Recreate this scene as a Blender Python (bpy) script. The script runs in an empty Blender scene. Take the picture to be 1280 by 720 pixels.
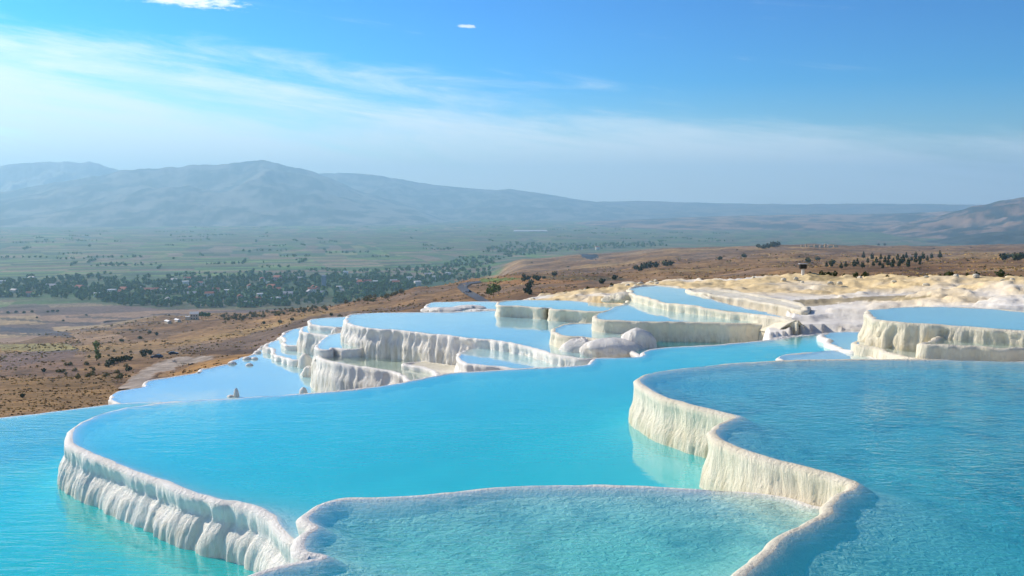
import bpy, bmesh, math, random
import numpy as np
from mathutils import Vector, Matrix

random.seed(7)
rng = np.random.default_rng(11)
S = bpy.context.scene
COL = S.collection
R = math.radians

# ------------------------------------------------------------------ camera
FPX = 1250.0                      # focal length in pixels of a 1280 wide frame
PITCH = math.atan(102.0 / FPX)    # the camera looks slightly down
cam_data = bpy.data.cameras.new('camera')
cam_data.sensor_width = 36.0
cam_data.lens = 36.0 * FPX / 1280.0
cam_data.clip_start = 0.1
cam_data.clip_end = 90000.0
cam = bpy.data.objects.new('camera', cam_data)
cam.location = (0, 0, 0)
cam.rotation_euler = (math.pi / 2 - PITCH, 0, 0)
COL.objects.link(cam)
S.camera = cam

# ------------------------------------------------------------------ sky, sun, exposure
SUN_EL, SUN_AZ = R(33.0), R(-57.0)        # azimuth from +Y, clockwise positive (sun stands at the left, beyond the pools)
SUN_DIR = Vector((math.sin(SUN_AZ) * math.cos(SUN_EL), math.cos(SUN_AZ) * math.cos(SUN_EL), math.sin(SUN_EL)))
S.view_settings.view_transform = 'Standard'
S.view_settings.look = 'None'
S.view_settings.gamma = 1.0
S.view_settings.exposure = 0.38
S.cycles.use_denoising = True
S.cycles.max_bounces = 8
S.cycles.transparent_max_bounces = 12
S.cycles.volume_bounces = 4


class NT:
    """small helper round a node tree"""
    def __init__(self, tree):
        self.t = tree
        tree.nodes.clear()

    def n(self, typ, **kw):
        nd = self.t.nodes.new(typ)
        ins = kw.pop('ins', {})
        for k, v in kw.items():
            setattr(nd, k, v)
        for k, v in ins.items():
            if isinstance(v, bpy.types.NodeSocket):
                self.t.links.new(v, nd.inputs[k])
            else:
                nd.inputs[k].default_value = v
        return nd

    def l(self, a, b):
        self.t.links.new(a, b)

    def math(self, op, a, b=0.0, c=0.0, clamp=False):
        nd = self.n('ShaderNodeMath', operation=op, use_clamp=clamp, ins={0: a, 1: b, 2: c})
        return nd.outputs[0]

    def ramp(self, fac, stops, interp='LINEAR'):
        nd = self.n('ShaderNodeValToRGB', ins={0: fac})
        cr = nd.color_ramp
        cr.interpolation = interp
        while len(cr.elements) < len(stops):
            cr.elements.new(0.5)
        for e, (p, c) in zip(cr.elements, stops):
            e.position = p
            e.color = (c[0], c[1], c[2], 1) if len(c) == 3 else c
        return nd.outputs[0]

    def mix(self, fac, a, b, mode='MIX'):
        nd = self.n('ShaderNodeMix', data_type='RGBA', blend_type=mode)
        for k, v in ((0, fac), (6, a), (7, b)):
            if isinstance(v, bpy.types.NodeSocket):
                self.t.links.new(v, nd.inputs[k])
            else:
                nd.inputs[k].default_value = v if k == 0 else ((v[0], v[1], v[2], 1) if len(v) == 3 else v)
        return nd.outputs[2]

    def noise(self, vec, scale, detail=4.0, rough=0.55, dist=0.0):
        nd = self.n('ShaderNodeTexNoise', ins={'Vector': vec, 'Scale': scale, 'Detail': detail, 'Roughness': rough, 'Distortion': dist})
        return nd.outputs[0]

    def mapping(self, vec, scale=(1, 1, 1), loc=(0, 0, 0), rot=(0, 0, 0)):
        return self.n('ShaderNodeMapping', ins={'Vector': vec, 'Location': loc, 'Rotation': rot, 'Scale': scale}).outputs[0]


world = bpy.data.worlds.new('World')
S.world = world
world.use_nodes = True
w = NT(world.node_tree)
sky = w.n('ShaderNodeTexSky', sky_type='NISHITA', sun_disc=False)
sky.sun_elevation = SUN_EL
sky.sun_rotation = SUN_AZ
sky.altitude = 300
sky.air_density = 1.0
sky.dust_density = 0.6
sky.ozone_density = 3.5
tc = w.n('ShaderNodeTexCoord')
gen = tc.outputs['Generated']
sep = w.n('ShaderNodeSeparateXYZ', ins={0: gen})
dx, dy, dz = sep.outputs
# direction as longitude / latitude (degrees), longitude 0 = +Y, to the right positive
lon = w.math('MULTIPLY', w.math('ARCTAN2', dx, dy), 57.2958)
lat = w.math('MULTIPLY', w.math('ARCSINE', dz), 57.2958)
skycol = w.n('ShaderNodeVectorMath', operation='SCALE', ins={0: sky.outputs[0], 3: 0.16}).outputs[0]
skycol = w.n('ShaderNodeGamma', ins={0: skycol, 1: 1.95}).outputs[0]
skycol = w.n('ShaderNodeVectorMath', operation='SCALE', ins={0: skycol, 3: 7.0}).outputs[0]
skycol = w.n('ShaderNodeHueSaturation', ins={'Hue': 0.5, 'Saturation': 1.35, 'Value': 1.0, 'Color': skycol}).outputs[0]
# cirrus: long thin streaks, lower towards the right, thicker towards the horizon and the sun side
la2 = w.math('ADD', lat, w.math('MULTIPLY', lon, 0.12))
cv = w.n('ShaderNodeCombineXYZ', ins={0: w.math('MULTIPLY', lon, 0.035), 1: w.math('MULTIPLY', la2, 0.42), 2: 0.0}).outputs[0]
warp = w.n('ShaderNodeTexNoise', ins={'Vector': cv, 'Scale': 0.7, 'Detail': 2.0})
cvw = w.n('ShaderNodeVectorMath', operation='ADD', ins={0: cv, 1: w.n('ShaderNodeVectorMath', operation='SCALE', ins={0: warp.outputs[1], 3: 0.9}).outputs[0]}).outputs[0]
str1 = w.noise(cvw, 1.5, 6.0, 0.6)
str2 = w.noise(w.mapping(cvw, (3.0, 1.0, 1.0), (4.2, 1.7, 0)), 3.2, 6.0, 0.65)
band = w.n('ShaderNodeMapRange', interpolation_type='SMOOTHSTEP', ins={0: la2, 1: 8.5, 2: 3.5, 3: 0.0, 4: 1.0}).outputs[0]
dens = w.math('ADD', w.math('MULTIPLY', str1, 1.3), w.math('SUBTRACT', w.math('MULTIPLY', str2, 0.5), 0.10))
dens = w.math('ADD', dens, w.math('MULTIPLY', band, 0.56))
low = w.n('ShaderNodeMapRange', interpolation_type='SMOOTHSTEP', ins={0: lat, 1: 6.5, 2: 0.0, 3: 0.0, 4: 0.24}).outputs[0]
dens = w.math('ADD', dens, low)
cir = w.n('ShaderNodeMapRange', interpolation_type='SMOOTHSTEP', ins={0: dens, 1: 0.93, 2: 1.58, 3: 0.0, 4: 0.88}).outputs[0]


def puff(lon0, lat0, hw, hh, tilt, strength=1.0, seed=0.0):
    """a small bright cloud round one direction of the sky"""
    a = w.math('SUBTRACT', lon, lon0)
    b = w.math('SUBTRACT', w.math('SUBTRACT', lat, lat0), w.math('MULTIPLY', a, tilt))
    nv = w.n('ShaderNodeCombineXYZ', ins={0: w.math('MULTIPLY', lon, 1.3), 1: w.math('MULTIPLY', lat, 5.0), 2: seed}).outputs[0]
    nz = w.math('SUBTRACT', w.noise(nv, 1.2, 6.0, 0.62), 0.5)
    e = w.math('ADD', w.math('POWER', w.math('ABSOLUTE', w.math('DIVIDE', a, hw)), 2.0), w.math('POWER', w.math('ABSOLUTE', w.math('DIVIDE', b, hh)), 2.0))
    e = w.math('ADD', e, w.math('MULTIPLY', nz, 3.0))
    return w.n('ShaderNodeMapRange', interpolation_type='SMOOTHSTEP', ins={0: e, 1: 1.15, 2: 0.1, 3: 0.0, 4: strength}).outputs[0]


pf = puff(-18.9, 11.05, 4.3, 0.50, -0.075, 0.95)
for k, p in enumerate(((-10.2, 11.45, 0.75, 0.12, -0.03, 0.7), (-2.55, 10.0, 0.6, 0.11, -0.04, 0.7))):
    pf = w.math('MAXIMUM', pf, puff(*p, seed=3.0 + k))
circ = w.mix(cir, skycol, (8.6, 9.2, 9.3))
final = w.mix(pf, circ, (9.5, 9.6, 9.6))
bg = w.n('ShaderNodeBackground', ins={0: final, 1: 0.11})
w.l(bg.outputs[0], w.n('ShaderNodeOutputWorld').inputs[0])

sun_data = bpy.data.lights.new('sun', 'SUN')
sun_data.energy = 4.2
sun_data.angle = R(0.53)
sun_data.color = (1.0, 0.88, 0.69)
sun = bpy.data.objects.new('sun', sun_data)
sun.rotation_euler = (-SUN_DIR).to_track_quat('-Z', 'Y').to_euler()
sun.location = (-50, 30, 60)
COL.objects.link(sun)

# ------------------------------------------------------------------ geometry helpers
CP, SP = math.cos(PITCH), math.sin(PITCH)


def ray(px, py):
    """world direction of a photo pixel, scaled to unit horizontal length (x, y, z)"""
    px = np.asarray(px, float); py = np.asarray(py, float)
    cx = (px - 640.0) / FPX; cy = -(py - 360.0) / FPX
    x = cx; y = CP + cy * SP; z = -SP + cy * CP
    hl = np.sqrt(x * x + y * y)
    return x / hl, y / hl, z / hl


def at_level(px, py, h):
    """where the sight line meets the plane h metres below the camera"""
    x, y, z = ray(px, py)
    r = -h / z
    return np.stack([x * r, y * r], -1)


def to_px(x, y, z):
    d = y * CP - z * SP
    v = y * SP + z * CP
    return 640 + FPX * x / d, 360 - FPX * v / d


def hash2(ix, iy, seed):
    n = (ix.astype(np.int64) * 374761393 + iy.astype(np.int64) * 668265263 + int(seed) * 1442695041) & 0xFFFFFFFF
    n = ((n ^ (n >> 13)) * 1274126177) & 0xFFFFFFFF
    n = n ^ (n >> 16)
    return (n & 0xFFFFFF) / float(0xFFFFFF)


def vnoise(x, y, seed=0):
    ix = np.floor(x); iy = np.floor(y)
    fx = x - ix; fy = y - iy
    fx = fx * fx * (3 - 2 * fx); fy = fy * fy * (3 - 2 * fy)
    a = hash2(ix, iy, seed); b = hash2(ix + 1, iy, seed); c = hash2(ix, iy + 1, seed); d = hash2(ix + 1, iy + 1, seed)
    return (a + (b - a) * fx) * (1 - fy) + (c + (d - c) * fx) * fy


def fbm(x, y, seed=0, octv=4, gain=0.5):
    x = np.asarray(x, float); y = np.asarray(y, float)
    s = 0; a = 1; t = 0
    for k in range(octv):
        s = s + a * (vnoise(x * 2 ** k + 17.3 * k, y * 2 ** k - 9.1 * k, seed + k) * 2 - 1)
        t += a; a *= gain
    return s / t


def smooth(a, b, x):
    t = np.clip((x - a) / (b - a), 0, 1)
    return t * t * (3 - 2 * t)


def mesh_np(name, verts, quads, mat=None, colors=None, smooth_sh=True, tris=None):
    me = bpy.data.meshes.new(name)
    verts = np.asarray(verts, np.float32); quads = np.asarray(quads, np.int32).reshape(-1, 4)
    loops = quads.ravel(); starts = np.arange(len(quads), dtype=np.int32) * 4
    if tris is not None and len(tris):
        tris = np.asarray(tris, np.int32).reshape(-1, 3)
        starts = np.concatenate([starts, len(loops) + np.arange(len(tris), dtype=np.int32) * 3])
        loops = np.concatenate([loops, tris.ravel()])
    me.vertices.add(len(verts)); me.vertices.foreach_set('co', verts.ravel())
    me.loops.add(len(loops)); me.loops.foreach_set('vertex_index', loops.astype(np.int32))
    me.polygons.add(len(starts)); me.polygons.foreach_set('loop_start', starts.astype(np.int32))
    me.update(calc_edges=True)
    me.polygons.foreach_set('use_smooth', np.full(len(starts), smooth_sh))
    if colors is not None:
        at = me.color_attributes.new('tint', 'FLOAT_COLOR', 'POINT')
        c = np.ones((len(verts), 4), np.float32); c[:, :colors.shape[1]] = colors
        at.data.foreach_set('color', c.ravel())
    me.validate()
    if mat: me.materials.append(mat)
    return me


def obj(name, me, parent=None, loc=(0, 0, 0), **props):
    o = bpy.data.objects.new(name, me)
    COL.objects.link(o)
    o.location = loc
    if parent: o.parent = parent
    for k, v in props.items():
        if v is not None: o[k] = v
    return o


def empty(name, label, cat, loc=(0, 0, 0), rotz=0.0, group=None):
    o = obj(name, None, None, loc, label=label, category=cat, group=group)
    o.rotation_euler = (0, 0, rotz)
    o.empty_display_size = 0.3
    return o


def copy_tree(root, loc, rotz, scale=1.0, label=None, group=None):
    r = root.copy(); COL.objects.link(r)
    r.location = loc; r.rotation_euler = (0, 0, rotz)
    r.scale = (scale,) * 3 if not hasattr(scale, '__len__') else scale
    if label: r['label'] = label
    if group: r['group'] = group
    for ch in root.children:
        c = ch.copy(); COL.objects.link(c); c.parent = r
        for g in ch.children:
            d = g.copy(); COL.objects.link(d); d.parent = c
    return r


def grid_quads(nu, nv, wrap_u=False):
    i = np.arange(nu - (0 if wrap_u else 1)); j = np.arange(nv - 1)
    I, J = np.meshgrid(i, j, indexing='ij')
    I2 = (I + 1) % nu
    return np.stack([I * nv + J, I2 * nv + J, I2 * nv + J + 1, I * nv + J + 1], -1).reshape(-1, 4)


# ------------------------------------------------------------------ materials
def new_mat(name):
    m = bpy.data.materials.new(name)
    m.use_nodes = True
    return m, NT(m.node_tree)


def out(nt, shader, volume=None):
    o = nt.n('ShaderNodeOutputMaterial')
    nt.l(shader, o.inputs[0])
    if volume: nt.l(volume, o.inputs[1])


def simple_mat(name, col, rough=0.8, var=0.12, scale=1.0, metallic=0.0):
    m, t = new_mat(name)
    g = t.n('ShaderNodeNewGeometry').outputs['Position']
    nz = t.noise(g, scale, 4.0)
    c = t.mix(nz, [max(0, x * (1 - var)) for x in col], [min(1, x * (1 + var)) for x in col])
    p = t.n('ShaderNodeBsdfPrincipled', ins={'Base Color': c, 'Roughness': rough, 'Metallic': metallic})
    out(t, p.outputs[0])
    return m


def leaf_mat(name, dark, light):
    m, t = new_mat(name)
    ob = t.n('ShaderNodeObjectInfo')
    g = t.n('ShaderNodeNewGeometry')
    nz = t.noise(g.outputs['Position'], 0.35, 3.0)
    f = t.math('ADD', t.math('MULTIPLY', nz, 0.7), t.math('MULTIPLY', ob.outputs['Random'], 0.5))
    f = t.math('SUBTRACT', f, 0.1)
    c = t.mix(f, dark, light)
    p = t.n('ShaderNodeBsdfPrincipled', ins={'Base Color': c, 'Roughness': 0.75, 'Specular IOR Level': 0.2})
    out(t, p.outputs[0])
    return m


def travertine(name, base, warm, streak=0.5, wet=0.45):
    m, t = new_mat(name)
    g = t.n('ShaderNodeNewGeometry').outputs['Position']
    at = t.n('ShaderNodeAttribute', attribute_name='tint')
    sepc = t.n('ShaderNodeSeparateColor', ins={0: at.outputs['Color']})
    n1 = t.noise(t.mapping(g, (4.5, 4.5, 0.7)), 1.6, 6.0, 0.6)
    n2 = t.noise(g, 1.1, 4.0, 0.6)
    n3 = t.noise(t.mapping(g, (9, 9, 1.1)), 2.0, 4.0, 0.6)
    c = t.mix(t.math('MULTIPLY', n2, 0.8), base, warm)
    # mineral / algae stain, told per vertex by how far down the outer face it lies
    st = t.math('MULTIPLY', sepc.outputs[0], t.n('ShaderNodeMapRange', ins={0: n1, 1: 0.40, 2: 0.68, 3: 0.10, 4: 1.0}).outputs[0])
    c = t.mix(t.math('MULTIPLY', st, streak, clamp=True), c, (0.44, 0.37, 0.21))
    fine = t.n('ShaderNodeMapRange', ins={0: n3, 1: 0.56, 2: 0.72, 3: 0.0, 4: 0.55}).outputs[0]
    c = t.mix(t.math('MULTIPLY', fine, sepc.outputs[0]), c, (0.30, 0.28, 0.22))
    bn = t.noise(t.mapping(g, (7, 7, 1.5)), 2.5, 6.0, 0.68)
    bn2 = t.noise(g, 42.0, 3.0, 0.6)
    hgt = t.math('ADD', t.math('MULTIPLY', bn, 0.08), t.math('MULTIPLY', bn2, 0.006))
    b = t.n('ShaderNodeBump', ins={'Strength': 0.75, 'Distance': 1.0, 'Height': hgt})
    rough = t.n('ShaderNodeMapRange', ins={0: n2, 1: 0.3, 2: 0.7, 3: wet, 4: 0.8}).outputs[0]
    p = t.n('ShaderNodeBsdfPrincipled', ins={'Base Color': c, 'Roughness': rough, 'Normal': b.outputs[0]})
    out(t, p.outputs[0])
    return m


M_TRAV = travertine('travertine_white', (0.90, 0.88, 0.84), (0.85, 0.80, 0.69), 0.6)
M_TRAV_WARM = travertine('travertine_cream', (0.86, 0.80, 0.66), (0.76, 0.67, 0.46), 0.85)


def floor_mat(name, base, stain, amount, scale, lo=0.42, hi=0.66, relief=0.06):
    m, t = new_mat(name)
    g = t.n('ShaderNodeNewGeometry').outputs['Position']
    n1 = t.noise(g, scale, 6.0, 0.62, 0.6)
    n2 = t.noise(g, scale * 5.5, 4.0, 0.6)
    f = t.math('MULTIPLY', t.n('ShaderNodeMapRange', interpolation_type='SMOOTHSTEP', ins={0: t.math('ADD', t.math('MULTIPLY', n1, 0.75), t.math('MULTIPLY', n2, 0.25)), 1: lo, 2: hi, 3: 0.0, 4: 1.0}).outputs[0], amount)
    c = t.mix(f, base, stain)
    bn = t.noise(t.mapping(g, (1.0, 1.5, 1.0), rot=(0, 0, 0.5)), 10.0, 3.0, 0.55, 0.8)
    b = t.n('ShaderNodeBump', ins={'Strength': 1.0, 'Distance': relief, 'Height': bn})
    p = t.n('ShaderNodeBsdfPrincipled', ins={'Base Color': c, 'Roughness': 0.9, 'Normal': b.outputs[0]})
    out(t, p.outputs[0])
    return m


M_FLOOR = floor_mat('pool_bed_white', (0.84, 0.83, 0.76), (0.66, 0.68, 0.62), 0.5, 0.5)
M_FLOOR_DARK = floor_mat('pool_bed_mottled', (0.86, 0.85, 0.72), (0.15, 0.27, 0.31), 0.85, 0.8, 0.44, 0.68, 0.05)
M_FLOOR_TAN = floor_mat('pool_bed_sandy', (0.80, 0.76, 0.64), (0.58, 0.55, 0.42), 0.7, 0.8)


def water_mat(name, absorb, density, milk, milk_col, wave=0.012, wscale=3.0, stretch=(1.0, 1.0), detail=3.0):
    """clear mineral water: mirror film over a see-through body that soaks up red, plus a share of suspended chalk"""
    m, t = new_mat(name)
    g = t.n('ShaderNodeNewGeometry').outputs['Position']
    v = t.mapping(g, (stretch[0], stretch[1], 1), rot=(0, 0, 0.35))
    n1 = t.noise(v, wscale, detail, 0.55, 0.4)
    n2 = t.noise(t.mapping(g, (stretch[0], stretch[1], 1), rot=(0, 0, -0.5)), wscale * 2.7, 2.0, 0.5, 0.3)
    big = t.n('ShaderNodeMapRange', ins={0: t.noise(g, 0.22, 3.0), 1: 0.35, 2: 0.65, 3: 0.12, 4: 1.15}).outputs[0]
    h = t.math('MULTIPLY', t.math('ADD', n1, t.math('MULTIPLY', n2, 0.4)), big)
    b = t.n('ShaderNodeBump', ins={'Strength': 1.0, 'Distance': wave, 'Height': h})
    tr = t.n('ShaderNodeBsdfTransparent')
    df = t.n('ShaderNodeBsdfDiffuse', ins={'Color': (*milk_col, 1), 'Normal': b.outputs[0]})
    dep = t.n('ShaderNodeSeparateColor', ins={0: t.n('ShaderNodeAttribute', attribute_name='tint').outputs['Color']}).outputs[0]
    mk = t.math('MULTIPLY', t.math('SUBTRACT', 1.0, t.math('POWER', 2.718, t.math('MULTIPLY', dep, -13.0))), milk)
    body = t.n('ShaderNodeMixShader', ins={0: mk, 1: tr.outputs[0], 2: df.outputs[0]})
    gl = t.n('ShaderNodeBsdfGlossy', ins={'Color': (1, 1, 1, 1), 'Roughness': 0.03, 'Normal': b.outputs[0]})
    # Schlick reflectance, the same from either side of the film (light leaving upwards is not shut in)
    dot = t.n('ShaderNodeVectorMath', operation='DOT_PRODUCT', ins={0: t.n('ShaderNodeNewGeometry').outputs['Incoming'], 1: b.outputs[0]}).outputs['Value']
    fr = t.math('ADD', t.math('MULTIPLY', t.math('POWER', t.math('SUBTRACT', 1.0, t.math('ABSOLUTE', dot), clamp=True), 5.0), 0.98), 0.02)
    sh = t.n('ShaderNodeMixShader', ins={0: fr, 1: body.outputs[0], 2: gl.outputs[0]})
    va = t.n('ShaderNodeVolumeAbsorption', ins={'Color': (*absorb, 1), 'Density': density})
    out(t, sh.outputs[0], va.outputs[0])
    return m


AB = (0.10, 0.90, 0.92)
M_WATER_MAIN = water_mat('water_turquoise', AB, 1.0, 0.55, (0.03, 0.75, 0.82), 0.006, 2.6, (0.7, 2.2))
M_WATER_BLUE = water_mat('water_rippled_blue', (0.08, 0.80, 0.89), 1.0, 0.30, (0.02, 0.54, 0.62), 0.017, 5.5, (0.8, 1.4), 4.0)
M_WATER_AQUA = water_mat('water_rippled_aqua', (0.08, 0.86, 0.88), 1.0, 0.24, (0.02, 0.62, 0.66), 0.018, 7.0, (0.8, 1.4), 4.0)
M_WATER_LOW = water_mat('water_low_turquoise', AB, 1.1, 0.50, (0.04, 0.74, 0.76), 0.020, 2.8, (0.55, 2.4))
M_WATER_FAR = water_mat('water_pale_blue', AB, 0.5, 0.66, (0.50, 0.80, 0.86), 0.003, 2.0, (0.6, 2.0))
M_WATER_GREY = water_mat('water_shallow_green', (0.45, 0.80, 0.78), 0.9, 0.25, (0.40, 0.52, 0.44), 0.003, 2.0, (0.6, 2.0))


def ground_mat(name, rough=0.95, fine=0.5, nscale=0.12, bump=0.0, nscale2=0.012):
    m, t = new_mat(name)
    g = t.n('ShaderNodeNewGeometry').outputs['Position']
    at = t.n('ShaderNodeAttribute', attribute_name='tint')
    n1 = t.noise(g, nscale, 6.0, 0.65)
    n2 = t.noise(g, nscale2, 5.0, 0.6)
    k = t.math('ADD', t.math('MULTIPLY', n1, 0.6), t.math('MULTIPLY', n2, 0.4))
    k = t.n('ShaderNodeMapRange', ins={0: k, 1: 0.3, 2: 0.7, 3: 1.0 - fine, 4: 1.0 + fine}).outputs[0]
    c = t.n('ShaderNodeVectorMath', operation='SCALE', ins={0: at.outputs['Color'], 3: k}).outputs[0]
    ins = {'Base Color': c, 'Roughness': rough, 'Specular IOR Level': 0.2}
    if bump:
        b = t.n('ShaderNodeBump', ins={'Strength': 0.8, 'Distance': bump, 'Height': n1})
        ins['Normal'] = b.outputs[0]
    p = t.n('ShaderNodeBsdfPrincipled', ins=ins)
    out(t, p.outputs[0])
    return m


M_GROUND = ground_mat('dry_hillside_and_plain', fine=0.75, nscale=0.16, nscale2=0.02, bump=2.0)
M_MOUNT = ground_mat('mountain_scrub', fine=0.35, nscale=0.004, nscale2=0.0012)
M_SLOPE = ground_mat('travertine_slope_rock', rough=0.85, fine=0.22, nscale=1.3, bump=0.12, nscale2=0.25)
M_ASPHALT = simple_mat('asphalt', (0.06, 0.065, 0.08), 0.8, 0.2, 0.3)
M_GRAVEL = simple_mat('gravel', (0.29, 0.235, 0.19), 0.95, 0.45, 0.35)
M_BARK = simple_mat('bark', (0.12, 0.08, 0.05), 0.9, 0.3, 2.0)
M_LEAF = leaf_mat('leaves_dark', (0.015, 0.08, 0.035), (0.11, 0.27, 0.06))
M_LEAF_LIGHT = leaf_mat('leaves_olive', (0.09, 0.14, 0.025), (0.24, 0.30, 0.06))
M_SHRUB = leaf_mat('shrub_dry', (0.09, 0.085, 0.02), (0.30, 0.23, 0.06))
M_PINE = leaf_mat('leaves_pine', (0.02, 0.035, 0.012), (0.06, 0.075, 0.02))

# ------------------------------------------------------------------ terrain of the valley
PLAIN = -180.0
MOUNT_R = 14000.0
# per photo column: (horizontal range in metres, photo row) along the visible ground; None row = plain level
COLS = {
    -500: [(30, -14), (150, -40), (260, -58), (450, -82), (800, -120), (1400, None)],
    0:    [(30, -14), (150, 526), (250, 492), (450, 457), (800, 431), (1500, None)],
    110:  [(30, -14), (150, 515), (300, 480), (470, 452), (750, 428), (1150, 412), (1600, None)],
    200:  [(30, -12), (150, 505), (300, 474), (470, 447), (700, 425), (950, 408), (1300, 396), (1750, None)],
    300:  [(30, -11), (150, 470), (300, 449), (500, 428), (700, 413), (950, 398), (1250, 391), (1750, None)],
    400:  [(30, -11), (150, 430), (400, 411), (600, 399), (800, 390), (950, 383), (1300, 387), (1750, None)],
    470:  [(30, -11), (150, 415), (400, 392), (600, 386), (800, 378), (930, 371), (1250, 382), (1800, None)],
    530:  [(30, -11), (150, 400), (400, 385), (700, 371), (900, 360), (1250, 370), (1900, None)],
    600:  [(30, -11), (150, 395), (400, 378), (700, 362), (900, 353), (1050, 348), (1500, 352), (2300, None)],
    660:  [(30, -11), (150, 392), (400, 372), (600, 358), (800, 347), (900, 346), (1400, 343), (1900, 335), (2500, 323), (2900, 325), (3600, None)],
    740:  [(30, -11), (150, 385), (350, 366), (600, 352), (750, 347), (900, 348), (1400, 338), (2000, 326), (2600, 318), (3100, 320), (4200, None)],
    850:  [(30, -11), (120, 375), (400, 350), (700, 340), (1000, 332), (1600, 321), (2400, 310), (3000, 312), (4600, None)],
    1000: [(30, -11), (120, 365), (350, 345), (600, 336), (1000, 327), (1600, 316), (2300, 306), (3000, 309), (5000, None)],
    1150: [(30, -11), (120, 360), (350, 342), (600, 334), (900, 328), (1600, 318), (2600, 308), (3300, 309), (5000, None)],
    1280: [(30, -11), (120, 355), (350, 340), (600, 332), (1000, 325), (2000, 312), (3000, 306), (3600, 306), (5200, None)],
    1800: [(30, -11), (120, -30), (350, -45), (600, -50), (1000, -60), (2000, -80), (3000, -100), (3600, -110), (5200, None)],
}
_lr = np.linspace(math.log(4), math.log(60000), 500)
_cpx = sorted(COLS)
_caz = np.arctan2((np.array(_cpx) - 640.0) / FPX, CP)
_prof = []
for px in _cpx:
    rs, zs = [4], [-10.5]
    for r, q in COLS[px]:
        rs.append(r)
        if q is None: zs.append(PLAIN)
        elif q < 0: zs.append(q)
        else:
            zs.append(float(ray(px, q)[2]) * r)
    rs.append(60000); zs.append(PLAIN)
    _prof.append(np.interp(_lr, np.log(rs), zs))
_prof = np.array(_prof)
k = np.exp(-0.5 * (np.arange(-8, 9) / 3.0) ** 2); k /= k.sum()
_prof = np.array([np.convolve(np.pad(p, 8, mode='edge'), k, 'valid') for p in _prof])


def terrain_z(x, y, rough=True):
    x = np.asarray(x, float); y = np.asarray(y, float)
    r = np.maximum(np.hypot(x, y), 4.01); az = np.arctan2(x, y)
    u = np.interp(az, _caz, np.arange(len(_caz)))
    i0 = np.clip(np.floor(u).astype(int), 0, len(_caz) - 2); f = u - i0
    f = f * f * (3 - 2 * f)
    q = (np.log(r) - _lr[0]) / (_lr[1] - _lr[0])
    q = np.clip(q, 0, len(_lr) - 1.001); j0 = q.astype(int); g = q - j0
    a = _prof[i0, j0] * (1 - g) + _prof[i0, j0 + 1] * g
    b = _prof[i0 + 1, j0] * (1 - g) + _prof[i0 + 1, j0 + 1] * g
    z = a * (1 - f) + b * f
    if rough:
        hill = smooth(-178, -150, z)
        z = z + hill * (fbm(x / 70.0, y / 70.0, 3, 5) * np.minimum(r * 0.006, 7.0) + fbm(x / 14.0, y / 14.0, 9, 3) * np.minimum(r * 0.0012, 0.8))
        z = z + (1 - hill) * fbm(x / 400.0, y / 400.0, 5, 3) * 1.0
    return z


def on_ground(px, py, guess=None):
    """march the sight line of a photo pixel down to the terrain"""
    x, y, z = (float(v) for v in ray(px, py))
    rs = np.exp(np.linspace(math.log(60), math.log(14000), 2500))
    d = rs * z - terrain_z(x * rs, y * rs)
    hit = np.where(d < 0)[0]
    r = rs[hit[0]] if len(hit) else 14000.0
    return Vector((x * r, y * r, float(terrain_z(x * r, y * r)))), r


def in_poly(px, py, poly):
    p = np.asarray(poly, float); res = np.zeros(np.shape(px), bool)
    j = len(p) - 1
    for i in range(len(p)):
        yi, yj, xi, xj = p[i, 1], p[j, 1], p[i, 0], p[j, 0]
        with np.errstate(divide='ignore', invalid='ignore'):
            c = ((yi > py) != (yj > py)) & (px < (xj - xi) * (py - yi) / (yj - yi + 1e-12) + xi)
        res ^= c
        j = i
    return res


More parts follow.
